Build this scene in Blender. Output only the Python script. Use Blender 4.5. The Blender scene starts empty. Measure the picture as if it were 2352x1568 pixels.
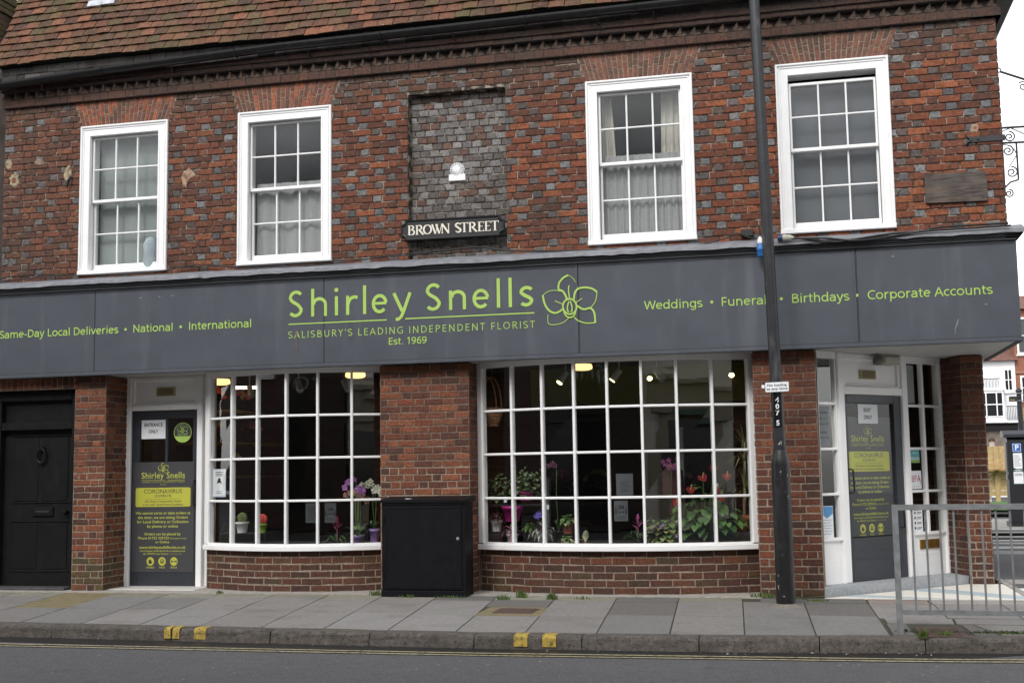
import bpy, math, random
from mathutils import Vector, Matrix

S = bpy.context.scene
COL = S.collection
rnd = random.Random(11)

# ------------------------------------------------------------------ camera
cam = bpy.data.cameras.new("camera")
cam.sensor_fit = 'HORIZONTAL'; cam.sensor_width = 36.0
cam.lens = 36.0 * 2808.26 / 2352.0
cam.clip_start = 0.1; cam.clip_end = 3000
cam_ob = bpy.data.objects.new("camera", cam); COL.objects.link(cam_ob)
YAW, PITCH, ROLL = 0.2317, 0.1046, -0.01607
fw = Vector((-math.sin(YAW)*math.cos(PITCH), math.cos(YAW)*math.cos(PITCH), math.sin(PITCH)))
r0 = Vector((math.cos(YAW), math.sin(YAW), 0)); u0 = r0.cross(fw)
cr = r0*math.cos(ROLL) + u0*math.sin(ROLL); cu = -r0*math.sin(ROLL) + u0*math.cos(ROLL)
mw = Matrix((cr, cu, -fw)).transposed().to_4x4(); mw.translation = (8.96, -12.722, 1.299)
cam_ob.matrix_world = mw
S.camera = cam_ob

# ------------------------------------------------------------------ light
SUN_EL, SUN_AZ = math.radians(42), math.radians(-12)      # sun in front of the facade, a little to its left
SD = Vector((math.sin(SUN_AZ)*math.cos(SUN_EL), -math.cos(SUN_AZ)*math.cos(SUN_EL), math.sin(SUN_EL)))
world = bpy.data.worlds.new("World"); S.world = world; world.use_nodes = True
wn = world.node_tree.nodes; wl = world.node_tree.links
bg = wn["Background"]; bg.inputs[1].default_value = 0.15
sky = wn.new("ShaderNodeTexSky"); sky.sky_type = 'NISHITA'; sky.sun_disc = False
sky.sun_elevation = SUN_EL; sky.sun_rotation = math.pi + math.radians(12)
sky.air_density = 1.0; sky.dust_density = 1.2; sky.altitude = 50
hs = wn.new("ShaderNodeHueSaturation"); hs.inputs['Saturation'].default_value = 0.10
wl.new(sky.outputs[0], hs.inputs['Color']); wl.new(hs.outputs[0], bg.inputs[0])
sun = bpy.data.lights.new("sun", 'SUN'); sun.energy = 0.75; sun.angle = math.radians(14); sun.color = (1, .965, .92)
sun_ob = bpy.data.objects.new("sun", sun); COL.objects.link(sun_ob)
sun_ob.rotation_euler = SD.to_track_quat('Z', 'Y').to_euler(); sun_ob.location = (5, -20, 20)
S.view_settings.view_transform = 'Standard'; S.view_settings.look = 'None'
S.view_settings.exposure = 1.08; S.view_settings.gamma = 1.0
S.cycles.max_bounces = 8; S.cycles.transparent_max_bounces = 16
S.cycles.use_denoising = True

# ------------------------------------------------------------------ materials
ALB = .86                                                        # overall reflectance trim of the coloured surfaces
def M(name, col=(1.,1.,1.), rough=.6, metal=0., tint=False, noise=None, bump=None, layers=(), spec=.5, emit=None, coat=0):
    """noise=(scale, low, high) mottles the colour; layers=[(scale, lo, hi, colour, amount[, stretch])] are stains;
    bump=(scale, strength)."""
    if (max(col) < .7 or tint) and not emit:
        col = tuple(x*ALB for x in col); layers = [(l[0], l[1], l[2], tuple(x*ALB for x in l[3]), *l[4:]) for l in layers]
    m = bpy.data.materials.new(name); m.use_nodes = True
    nt = m.node_tree; N = nt.nodes; L = nt.links; b = N["Principled BSDF"]
    b.inputs['Roughness'].default_value = rough; b.inputs['Metallic'].default_value = metal
    b.inputs['Specular IOR Level'].default_value = spec; b.inputs['Coat Weight'].default_value = coat
    tc = N.new("ShaderNodeTexCoord")
    if tint:
        a = N.new("ShaderNodeAttribute"); a.attribute_name = "tint"; out = a.outputs['Color']
        if True:
            mx = N.new("ShaderNodeMix"); mx.data_type = 'RGBA'; mx.blend_type = 'MULTIPLY'; mx.inputs[0].default_value = 1
            L.new(out, mx.inputs[6]); mx.inputs[7].default_value = (*col, 1); out = mx.outputs[2]
    else:
        c = N.new("ShaderNodeRGB"); c.outputs[0].default_value = (*col, 1); out = c.outputs[0]
    def nz(scale, detail=5, stretch=None):
        t = N.new("ShaderNodeTexNoise"); t.inputs['Scale'].default_value = scale; t.inputs['Detail'].default_value = detail
        if stretch:
            mp = N.new("ShaderNodeMapping"); mp.inputs['Scale'].default_value = stretch
            L.new(tc.outputs['Object'], mp.inputs[0]); L.new(mp.outputs[0], t.inputs['Vector'])
        else: L.new(tc.outputs['Object'], t.inputs['Vector'])
        return t.outputs['Fac']
    if noise:
        r = N.new("ShaderNodeMapRange"); r.inputs[1].default_value = .25; r.inputs[2].default_value = .75
        r.inputs[3].default_value = noise[1]; r.inputs[4].default_value = noise[2]
        L.new(nz(noise[0]), r.inputs[0])
        mx = N.new("ShaderNodeMix"); mx.data_type = 'RGBA'; mx.blend_type = 'MULTIPLY'; mx.inputs[0].default_value = 1
        L.new(out, mx.inputs[6]); L.new(r.outputs[0], mx.inputs[7]); out = mx.outputs[2]
    for ly in layers:
        r = N.new("ShaderNodeMapRange"); r.inputs[1].default_value = ly[1]; r.inputs[2].default_value = ly[2]
        r.inputs[3].default_value = 0; r.inputs[4].default_value = ly[4]
        L.new(nz(ly[0], 6, ly[5] if len(ly) > 5 else None), r.inputs[0])
        mx = N.new("ShaderNodeMix"); mx.data_type = 'RGBA'
        L.new(r.outputs[0], mx.inputs[0]); L.new(out, mx.inputs[6]); mx.inputs[7].default_value = (*ly[3], 1); out = mx.outputs[2]
    L.new(out, b.inputs['Base Color'])
    if bump:
        bp = N.new("ShaderNodeBump"); bp.inputs['Strength'].default_value = bump[1]; bp.inputs['Distance'].default_value = .01
        L.new(nz(bump[0], 6), bp.inputs['Height']); L.new(bp.outputs[0], b.inputs['Normal'])
    if emit:
        b.inputs['Emission Color'].default_value = (*emit[0], 1); b.inputs['Emission Strength'].default_value = emit[1]
    return m

def GLASS(name, tintc=(.93,.95,.94), ior=1.5, dust=.0, rough=.0):
    m = bpy.data.materials.new(name); m.use_nodes = True
    nt = m.node_tree; N = nt.nodes; L = nt.links; N.remove(N["Principled BSDF"])
    fr = N.new("ShaderNodeFresnel"); ge = N.new("ShaderNodeNewGeometry"); mr = N.new("ShaderNodeMapRange")
    mr.inputs[3].default_value = ior; mr.inputs[4].default_value = 1/ior          # same reflectance from either face of the thin pane
    L.new(ge.outputs['Backfacing'], mr.inputs[0]); L.new(mr.outputs[0], fr.inputs[0])
    t = N.new("ShaderNodeBsdfTransparent"); t.inputs[0].default_value = (*tintc, 1)
    g = N.new("ShaderNodeBsdfGlossy"); g.inputs['Roughness'].default_value = rough; g.inputs[0].default_value = (1, 1, 1, 1)
    tc = N.new("ShaderNodeTexCoord"); nz = N.new("ShaderNodeTexNoise"); nz.inputs['Scale'].default_value = 2.2
    bp = N.new("ShaderNodeBump"); bp.inputs['Strength'].default_value = .05; bp.inputs['Distance'].default_value = .01
    L.new(tc.outputs['Object'], nz.inputs['Vector']); L.new(nz.outputs['Fac'], bp.inputs['Height']); L.new(bp.outputs[0], g.inputs['Normal'])
    mx = N.new("ShaderNodeMixShader"); L.new(fr.outputs[0], mx.inputs[0]); L.new(t.outputs[0], mx.inputs[1]); L.new(g.outputs[0], mx.inputs[2])
    df = N.new("ShaderNodeBsdfDiffuse"); df.inputs[0].default_value = (.62, .66, .70, 1)      # grime film on the pane
    n2 = N.new("ShaderNodeTexNoise"); n2.inputs['Scale'].default_value = 1.6; n2.inputs['Detail'].default_value = 6
    L.new(tc.outputs['Object'], n2.inputs['Vector']); rg = N.new("ShaderNodeMapRange"); rg.inputs[1].default_value = .3; rg.inputs[2].default_value = .7
    rg.inputs[3].default_value = dust*.45; rg.inputs[4].default_value = dust*1.5; L.new(n2.outputs['Fac'], rg.inputs[0])
    m2 = N.new("ShaderNodeMixShader"); L.new(rg.outputs[0], m2.inputs[0]); L.new(mx.outputs[0], m2.inputs[1]); L.new(df.outputs[0], m2.inputs[2])
    L.new(m2.outputs[0], N["Material Output"].inputs[0])
    return m

BRICK = M("brick", tint=True, rough=.8, noise=(40, .5, 1.4), bump=(80, .7), spec=.35,
          layers=[(9, .6, .78, (.05,.04,.034), .55), (26, .68, .78, (.33,.27,.22), .3), (.9, .52, .74, (.055,.042,.034), .5)])
MORTAR_DARK = M("old_mortar", (.078,.063,.052), .95, noise=(30, .45, 1.3), bump=(120, .6), layers=[(11, .50, .60, (.40,.35,.29), .85)], spec=.2)
MORTAR_PALE = M("pale_mortar", (.38,.31,.24), .95, noise=(25, .5, 1.2), bump=(120, .6), layers=[(5, .55, .75, (.12,.1,.085), .6)], spec=.2)
TILE = M("roof_tile", tint=True, rough=.88, noise=(30, .65, 1.3), bump=(60, .5), spec=.25,
         layers=[(3, .50, .70, (.095,.088,.035), .55), (34, .66, .73, (.40,.38,.32), .65), (9, .58, .74, (.05,.04,.032), .6)])
WHITE = M("white_gloss_paint", (.86,.86,.86), .35, noise=(6, .96, 1.02), layers=[(7, .68, .9, (.56,.54,.5), .3, (1,1,.25))])
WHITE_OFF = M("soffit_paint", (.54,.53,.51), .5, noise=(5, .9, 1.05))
FASCIA = M("slate_grey_paint", (.074,.084,.103), .42, noise=(3.5, .85, 1.12),
           layers=[(5, .55, .85, (.17,.178,.19), .5, (1,1,.12)), (24, .72, .8, (.26,.26,.26), .3, (1,1,.5))])
FASCIA_DK = M("dark_grey_paint", (.035,.038,.045), .45, noise=(8, .8, 1.2))
DOORGREY = M("door_grey_paint", (.038,.042,.052), .35, noise=(10, .85, 1.15), layers=[(6, .6, .8, (.07,.075,.085), .4, (3,3,.4))])
LIME = M("lime_vinyl", (.44,.655,.13), .5, noise=(8, .92, 1.05))
LIME_DULL = M("lime_print", (.50,.53,.09), .5)
YELLOW_LIME = M("lime_yellow_print", (.56,.56,.07), .45)
BLACKGLOSS = M("black_gloss_paint", (.0075,.008,.009), .4, spec=.28, noise=(12, .7, 1.5), layers=[(5, .6, .8, (.03,.03,.032), .5, (2,2,.5))])
BLACKPOST = M("post_paint", (.02,.021,.024), .4, noise=(14, .7, 1.5), layers=[(9, .62, .72, (.12,.12,.125), .55, (1,1,.3)), (40, .69, .74, (.5,.5,.5), .6, (1,1,.5))])
POSTBASE = M("post_base_paint", (.010,.0105,.012), .38, noise=(14, .7, 1.5), layers=[(8, .62, .72, (.07,.07,.075), .5, (1,1,.35)), (34, .67, .72, (.45,.45,.45), .7, (1,1,.5))])
BLACK = M("black_plastic", (.012,.012,.013), .5)
CABINET = M("cabinet_paint", (.006,.0065,.0085), .55, spec=.15, noise=(9, .75, 1.4), layers=[(7, .62, .8, (.028,.03,.034), .45, (2,2,.3)), (60, .73, .77, (.2,.2,.2), .4)])
LEAD = M("lead_sheet", (.24,.25,.275), .6, noise=(9, .7, 1.2), bump=(14, .5), layers=[(7, .55, .75, (.40,.41,.43), .6), (20, .6, .75, (.13,.13,.14), .5)])
PINKRENDER = M("old_mortar_patch", (.47,.32,.22), .95, noise=(30, .6, 1.2), bump=(40, .8), layers=[(15,.54,.62,(.15,.07,.045),.8)])
ASPHALT = M("asphalt", (.130,.130,.136), .9, noise=(110, .35, 1.7), bump=(220, .7), spec=.3,
            layers=[(1.2, .5, .8, (.165,.162,.162), .5), (70, .70, .74, (.42,.42,.42), .7), (3, .62, .72, (.085,.085,.088), .45), (9, .5, .72, (.085,.085,.09), .4), (26, .56, .72, (.175,.173,.172), .35)])
CHANNEL = M("damp_gutter_tarmac", (.018,.017,.017), .45, noise=(60, .5, 1.6), bump=(120, .6), layers=[(50, .68, .73, (.25,.23,.2), .6)])
SLAB = M("paving_slab", tint=True, rough=.92, noise=(22, .82, 1.15), bump=(150, .3), spec=.25,
         layers=[(2.2, .5, .78, (.14,.13,.12), .5), (60, .70, .75, (.5,.48,.45), .4), (14, .64, .74, (.10,.095,.09), .5), (75, .70, .73, (.05,.048,.046), .6)])
GROUT = M("paving_joint", (.055,.05,.035), .95, noise=(20, .5, 1.5), layers=[(6, .5, .65, (.06,.075,.02), .7)])
KERB = M("kerb_stone", (.135,.12,.108), .9, noise=(22, .6, 1.3), bump=(60, .7), spec=.25,
         layers=[(55, .56, .66, (.035,.031,.028), .8), (5, .5, .7, (.06,.052,.045), .65), (80, .70, .75, (.3,.28,.25), .4)])
KERBPAINT = M("yellow_kerb_paint", (.52,.37,.065), .75, noise=(24, .6, 1.2), layers=[(38, .53, .63, (.10,.085,.055), .85)])
YLINE = M("yellow_line_paint", (.50,.44,.26), .8, noise=(60, .6, 1.2), layers=[(30, .5, .62, (.10,.095,.08), .85)])
CEMENT = M("cement_edge", (.44,.41,.37), .9, noise=(18, .6, 1.15), bump=(60, .5), layers=[(6, .55, .7, (.2,.19,.15), .6)])
GRAVELM = M("gravel_patch", (.25,.205,.115), .95, noise=(90, .35, 1.8), bump=(110, 1.5), layers=[(70, .64, .72, (.55,.48,.38), .8), (7, .52, .7, (.12,.12,.035), .6)])
RUST = M("rusty_iron", (.085,.052,.042), .8, noise=(60, .6, 1.5), bump=(70, .8))
STEPM = M("step_concrete", (.40,.42,.44), .85, noise=(30, .8, 1.12), bump=(80, .3), layers=[(5, .6, .75, (.3,.4,.5), .35)])
MATW = M("mosaic_white", (.74,.70,.63), .6, noise=(12, .9, 1.05))
MATB = M("mosaic_blue", (.47,.56,.60), .6, noise=(12, .9, 1.05))
GALV = M("galvanised_steel", (.29,.30,.31), .5, metal=.35, noise=(14, .72, 1.25), layers=[(30, .68, .76, (.12,.1,.09), .5)])
BRASS = M("brass", (.42,.26,.06), .35, metal=.8, noise=(20, .7, 1.2))
VENTM = M("vent_yellowed", (.46,.40,.21), .6)
PAPER = M("paper", (.78,.80,.83), .6)
PAPER2 = M("shaded_paper", (.13,.14,.155), .7)  # white paper darkened: the dimness inside the shop is put into its colour
PAPER3 = M("deep_shade_paper", (.085,.09,.10), .7)  # same paper tinted darker still, for the dimmer left window
INK = M("ink", (.02,.02,.025), .7)
BLUEP = M("blue_print", (.10,.32,.62), .6)
TEALP = M("teal_print", (.12,.42,.45), .6)
REDP = M("red_print", (.5,.03,.08), .6)
PINKP = M("pink_print", (.8,.35,.5), .6)
BOARD = M("notice_board_print", (.066,.066,.072), .4, noise=(5, .9, 1.1))
OAK = M("weathered_timber", (.105,.086,.075), .85, noise=(7, .55, 1.35), bump=(18, .5), layers=[(4, .5, .75, (.19,.125,.085), .6, (1,1,5)), (9, .52, .66, (.035,.03,.029), .75, (.6,1,6))])
IRON = M("wrought_iron", (.02,.021,.026), .45, noise=(20, .7, 1.4))
SIGNW = M("cream_lettering", (.78,.72,.62), .5, noise=(40, .85, 1.05))
PLAQ = M("white_plaque_paint", (.86,.86,.87), .5)
CABLE = M("black_cable", (.012,.012,.012), .5)
BLUEPLUG = M("blue_plug", (.03,.17,.48), .4)
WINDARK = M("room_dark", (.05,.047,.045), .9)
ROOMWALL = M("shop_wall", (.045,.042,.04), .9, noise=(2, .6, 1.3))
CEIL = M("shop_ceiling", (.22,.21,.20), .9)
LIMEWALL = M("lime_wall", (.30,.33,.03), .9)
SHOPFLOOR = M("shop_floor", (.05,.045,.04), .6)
CURTAIN = M("curtain_cloth", (.56,.53,.47), .95, noise=(20, .9, 1.05))
NET = M("net_curtain_cloth", (.36,.36,.365), .95, noise=(60, .85, 1.1))
BLIND_G = M("frosted_blind", (.26,.29,.28), .8, noise=(2.2, .72, 1.25))
BLIND_D = M("grey_blind", (.115,.121,.135), .8, noise=(2, .9, 1.12))
CLOTHB = M("pale_blue_cloth", (.36,.42,.45), .9, noise=(5, .75, 1.15))
TERRA = M("terracotta", (.36,.105,.05), .85, noise=(20, .8, 1.15))
POTW = M("white_pot", (.72,.72,.70), .5)
POTM = M("magenta_pot", (.50,.02,.26), .4)
POTL = M("lilac_pot", (.34,.22,.50), .4)
POTG = M("lime_pot", (.28,.50,.03), .4)
LEAFM = M("leaf", (1.7,1.65,1.6), tint=True, rough=.5, noise=(30, .7, 1.25))
PETAL = M("petal", (.95,.95,.95), tint=True, rough=.6, noise=(40, .85, 1.1))
WICKER = M("wicker", (.40,.20,.095), .8, noise=(60, .5, 1.4), bump=(90, 1))
WARM = M("ceiling_lamp_glow", (.8,.7,.5), .5, emit=((1, .58, .22), 1.15))
TUBE = M("fluorescent_tube", (.9,.85,.7), .5, emit=((1, .82, .48), 9))
BULB = M("spot_bulb_glow", (1,.9,.5), .5, emit=((1, .86, .35), 3))
SPOTW = M("spotlight_body", (.55,.55,.54), .5)
REDBOX = M("red_box", (.06,.006,.012), .6)
FENCEW = M("new_timber", (.50,.36,.17), .8, noise=(9, .75, 1.2), layers=[(5, .5, .75, (.36,.26,.12), .5, (4,4,.6))])
TURF = M("artificial_turf", (.09,.22,.05), .95, noise=(40, .6, 1.3))
RENDERW = M("white_render", (.80,.81,.82), .8, noise=(2, .93, 1.03))
BRICKFAR = M("far_brick", (.30,.125,.08), .9, noise=(14, .7, 1.25), layers=[(3, .5, .75, (.2,.09,.06), .5)])
TILEFAR = M("far_tile", (.20,.10,.075), .9, noise=(9, .55, 1.4))
CREAM = M("cream_render", (.82,.78,.68), .8, noise=(2, .9, 1.05))
STONEGREY = M("stone_grey", (.3,.29,.27), .9, noise=(4, .8, 1.15))
SLATE = M("slate", (.12,.125,.14), .7, noise=(5, .7, 1.3), layers=[(6, .58, .7, (.3,.22,.03), .7)])
MOSSY = M("mossy_brick", (.13,.085,.055), .95, noise=(6, .6, 1.3), layers=[(4, .48, .65, (.12,.11,.03), .7)])
METERM = M("meter_black", (.014,.015,.018), .4)
SIGNBLUE = M("sign_blue", (.02,.13,.48), .5)
YELLOWPOST = M("yellow_paint", (.65,.38,.02), .5)
LEAFLIT = M("dead_leaf", (.28,.14,.05), .9, noise=(30, .5, 1.5))
GLASSM = GLASS("window_glass", dust=.004)
OLDGLASS = GLASS("old_window_glass", ior=1.45, dust=.04, rough=.16)
SHOPGLASS = GLASS("shop_glass", ior=2.05, dust=.0)
SLATEGLASS = M("dark_window_glass", (.02,.022,.025), .08)

# ------------------------------------------------------------------ mesh helper
class MB:
    def __init__(s): s.v = []; s.f = []; s.m = []; s.c = []; s.sm = []
    def add(s, vs, fs, mat=0, col=(1,1,1), smooth=False):
        b = len(s.v); s.v += [tuple(p) for p in vs]
        for f in fs:
            s.f.append([b+i for i in f]); s.m.append(mat); s.c.append(col); s.sm.append(smooth)
    def quad(s, a, b, c, d, mat=0, col=(1,1,1)): s.add([a,b,c,d], [(0,1,2,3)], mat, col)
    def box(s, T, u0, u1, v0, v1, w0, w1, mat=0, col=(1,1,1), bev=0):
        if bev <= 0:
            P = [T(u,v,w) for w in (w0,w1) for (u,v) in ((u0,v0),(u1,v0),(u1,v1),(u0,v1))]
            s.add(P, [(0,3,2,1),(4,5,6,7),(0,1,5,4),(1,2,6,5),(2,3,7,6),(3,0,4,7)], mat, col)
        else:
            b = bev
            P = [T(u,v,w0) for (u,v) in ((u0,v0),(u1,v0),(u1,v1),(u0,v1))]
            P += [T(u,v,w1-b) for (u,v) in ((u0,v0),(u1,v0),(u1,v1),(u0,v1))]
            P += [T(u,v,w1) for (u,v) in ((u0+b,v0+b),(u1-b,v0+b),(u1-b,v1-b),(u0+b,v1-b))]
            fs = [(0,3,2,1),(8,9,10,11)]
            for k in range(4):
                n = (k+1) % 4; fs += [(k,n,4+n,4+k),(4+k,4+n,8+n,8+k)]
            s.add(P, fs, mat, col)
    def prism(s, T, poly, w0, w1, mat=0, col=(1,1,1)):
        n = len(poly); P = [T(u,v,w0) for u,v in poly] + [T(u,v,w1) for u,v in poly]
        s.add(P, [tuple(range(n-1,-1,-1)), tuple(range(n,2*n))] + [(i,(i+1)%n,n+(i+1)%n,n+i) for i in range(n)], mat, col)
    def tube(s, pts, r, mat=0, n=8, col=(1,1,1), caps=True):
        pts = [Vector(p) for p in pts]; rs = r if isinstance(r,(list,tuple)) else [r]*len(pts)
        rings = []; up = Vector((.13,.21,1)).normalized()
        for i, p in enumerate(pts):
            d = (pts[min(i+1,len(pts)-1)] - pts[max(i-1,0)])
            d = d.normalized() if d.length > 1e-9 else Vector((0,0,1))
            a = d.cross(up)
            if a.length < .05: a = d.cross(Vector((1,0,0)))
            a.normalize(); b = d.cross(a)
            rings.append([p + (a*math.cos(2*math.pi*k/n) + b*math.sin(2*math.pi*k/n))*rs[i] for k in range(n)])
        P = [q for ring in rings for q in ring]; fs = []
        for i in range(len(pts)-1):
            for k in range(n):
                fs.append((i*n+k, i*n+(k+1)%n, (i+1)*n+(k+1)%n, (i+1)*n+k))
        s.add(P, fs, mat, col, True)
        if caps:
            s.add(rings[0], [tuple(range(n-1,-1,-1))], mat, col); s.add(rings[-1], [tuple(range(n))], mat, col)
    def lathe(s, c, prof, mat=0, n=20, col=(1,1,1), ax=None):
        c = Vector(c); P = []; fs = []
        X, Yv, Z = (Vector((1,0,0)), Vector((0,1,0)), Vector((0,0,1))) if ax is None else ax
        for r, z in prof:
            for k in range(n):
                a = 2*math.pi*k/n; P.append(c + X*(r*math.cos(a)) + Yv*(r*math.sin(a)) + Z*z)
        for i in range(len(prof)-1):
            for k in range(n): fs.append((i*n+k, i*n+(k+1)%n, (i+1)*n+(k+1)%n, (i+1)*n+k))
        s.add(P, fs, mat, col, True)
        s.add(P[:n], [tuple(range(n-1,-1,-1))], mat, col); s.add(P[-n:], [tuple(range(n))], mat, col)
    def build(s, name, mats, parent=None, **props):
        me = bpy.data.meshes.new(name); me.from_pydata(s.v, [], s.f)
        for m in (mats if isinstance(mats,(list,tuple)) else [mats]): me.materials.append(m)
        me.polygons.foreach_set("material_index", s.m); me.polygons.foreach_set("use_smooth", s.sm)
        at = me.attributes.new("tint", 'FLOAT_COLOR', 'FACE')
        at.data.foreach_set("color", [x for c in s.c for x in (c[0],c[1],c[2],1.0)])
        me.update()
        o = bpy.data.objects.new(name, me); COL.objects.link(o)
        if parent is not None:
            o.parent = parent
            if parent.type == 'EMPTY': o.matrix_parent_inverse = Matrix.Translation(-parent.location)
        for k, v in props.items(): o[k] = v
        return o

def thing(name, label, category, loc=(0,0,0), group=None):
    o = bpy.data.objects.new(name, None); o.location = loc; o.empty_display_size = .2; COL.objects.link(o)
    o['label'] = label; o['category'] = category
    if group: o['group'] = group
    return o
def solo(mb, name, mats, label, category, group=None):
    p = dict(label=label, category=category)
    if group: p['group'] = group
    return mb.build(name, mats, None, **p)

def front(y0): return lambda u, v, w: (u, y0 - w, v)          # facade frame: u along x, v up, w out towards the street
def along(p0, p1):                                            # vertical frame from p0 to p1 seen from its right-hand side
    d = Vector((p1[0]-p0[0], p1[1]-p0[1])); L = d.length; d /= L; n = (d.y, -d.x)
    return (lambda u, v, w: (p0[0]+d.x*u+n[0]*w, p0[1]+d.y*u+n[1]*w, v)), L
UP = lambda u, v, w: (u, v, w)                                # ground frame: u = x, v = y, w = z
lerp = lambda a, b, t: a + (b-a)*t
mixc = lambda a, b, t: tuple(lerp(a[i], b[i], t) for i in range(3))
def jit(c, s):
    k = 1+rnd.uniform(-s, s); t = rnd.uniform(-s, s)*.12
    return (max(.004, c[0]*k*(1+t)), max(.004, c[1]*k), max(.004, c[2]*k*(1-t)))

# ------------------------------------------------------------------ lettering
_glyph = {}
def glyphs(body, spacing=1.0, bold=0.0):
    k = (body, spacing, bold)
    if k in _glyph: return _glyph[k]
    c = bpy.data.curves.new("letters", 'FONT'); c.body = body; c.size = 1; c.space_character = spacing; c.offset = bold; c.resolution_u = 4
    o = bpy.data.objects.new("letters", c); COL.objects.link(o)
    dg = bpy.context.evaluated_depsgraph_get(); dg.update()
    me = o.evaluated_get(dg).to_mesh()
    r = ([tuple(v.co[:2]) for v in me.vertices], [tuple(p.vertices) for p in me.polygons])
    o.evaluated_get(dg).to_mesh_clear(); bpy.data.objects.remove(o); bpy.data.curves.remove(c)
    _glyph[k] = r
    return r
CAP = max(v[1] for v in glyphs("H")[0])
def text(mb, body, T, u, v, cap, width=None, w=.002, mat=0, align='L', spacing=1.0, bold=0.0):
    vs, fs = glyphs(body, spacing, bold)
    if not vs: return
    x0 = min(p[0] for p in vs); x1 = max(p[0] for p in vs); sy = cap/CAP
    sx = sy if width is None else width/(x1-x0)
    W = (x1-x0)*sx
    off = u if align == 'L' else u - W/2 if align == 'C' else u - W
    mb.add([T(off+(p[0]-x0)*sx, v+p[1]*sy, w) for p in vs], fs, mat)
def ribbon(mb, T, pts, wd, w=.002, mat=0, closed=False):
    pts = [Vector(p) for p in pts]; n = len(pts); ws = wd if isinstance(wd,(list,tuple)) else [wd]*n
    P = []
    for i, p in enumerate(pts):
        a = pts[(i-1) % n] if (closed or i > 0) else p; b = pts[(i+1) % n] if (closed or i < n-1) else p
        d = (b-a); d = d.normalized() if d.length > 0 else Vector((1,0)); nn = Vector((-d.y, d.x))*ws[i]/2
        P += [T(p.x+nn.x, p.y+nn.y, w), T(p.x-nn.x, p.y-nn.y, w)]
    fs = [(2*i+1, 2*((i+1)%n)+1, 2*((i+1)%n), 2*i) for i in range(n if closed else n-1)]
    mb.add(P, fs, mat)
def arc(cx, cy, rx, ry, a0, a1, n=14):
    return [(cx+rx*math.cos(math.radians(lerp(a0,a1,i/n))), cy+ry*math.sin(math.radians(lerp(a0,a1,i/n)))) for i in range(n+1)]
def smooth(pts, n=5):                                          # Catmull-Rom through the points
    out = []
    for i in range(len(pts)-1):
        p0, p1, p2, p3 = pts[max(i-1,0)], pts[i], pts[i+1], pts[min(i+2,len(pts)-1)]
        for k in range(n):
            t = k/n
            out.append(tuple(.5*((2*p1[j])+(-p0[j]+p2[j])*t+(2*p0[j]-5*p1[j]+4*p2[j]-p3[j])*t*t+(-p0[j]+3*p1[j]-3*p2[j]+p3[j])*t**3) for j in range(len(p1))))
    return out + [tuple(pts[-1])]
def orchid(mb, T, cu_, cv_, k, w=.003, mat=0, bw=1.0):
    c = lambda L: [(cu_ + (x-2055)*.001537*k, cv_ - ((y-310)+.05*(x-2055))*.00157*k) for x, y in L]
    st = [([(2040,262),(2012,208),(1980,190),(1984,150),(2012,115),(2048,95)], 13), ([(2048,95),(2085,120),(2106,160),(2112,188)], 4),
          ([(2012,208),(1960,199),(1910,205),(1868,232)], 5), ([(1868,232),(1880,290),(1910,335),(1950,352),(1985,340),(2012,318)], 13),
          ([(2085,258),(2094,212),(2120,186),(2170,179),(2215,188),(2246,210)], 13), ([(2246,210),(2234,270),(2200,316)], 6),
          ([(2106,302),(2150,326),(2198,318),(2224,350),(2229,416)], 13), ([(2229,416),(2165,419),(2110,402),(2085,380)], 8),
          ([(1902,362),(1905,424),(1960,430),(2010,414),(2046,386)], 5), ([(2053,165),(2049,200),(2055,252)], 8), ([(2142,252),(2100,280)], 6), ([(1952,270),(2010,294)], 6)]
    for j, (pts, wd) in enumerate(st): ribbon(mb, T, smooth(c(pts)), wd*.00155*k*bw, w+j*.0002, mat)
    ribbon(mb, T, c([(2055+48*math.cos(a*.4189), 308+52*math.sin(a*.4189)) for a in range(15)]), 12*.00155*k*bw, w+.003, mat, True)
    ribbon(mb, T, c([(2055+40*math.cos(a*.2244), 338+44*math.sin(a*.2244)) for a in range(15)]), 10*.00155*k*bw, w+.0032, mat)
    for s_ in (-1, 1):
        ribbon(mb, T, smooth(c([(2055+s_*4,270),(2055+s_*16,310),(2055+s_*14,338),(2055+s_*5,342)])), [3*.0015*k*bw]+[9*.00155*k*bw]*14+[2*.0015*k*bw], w+.0034+.0002*s_, mat)

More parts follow.
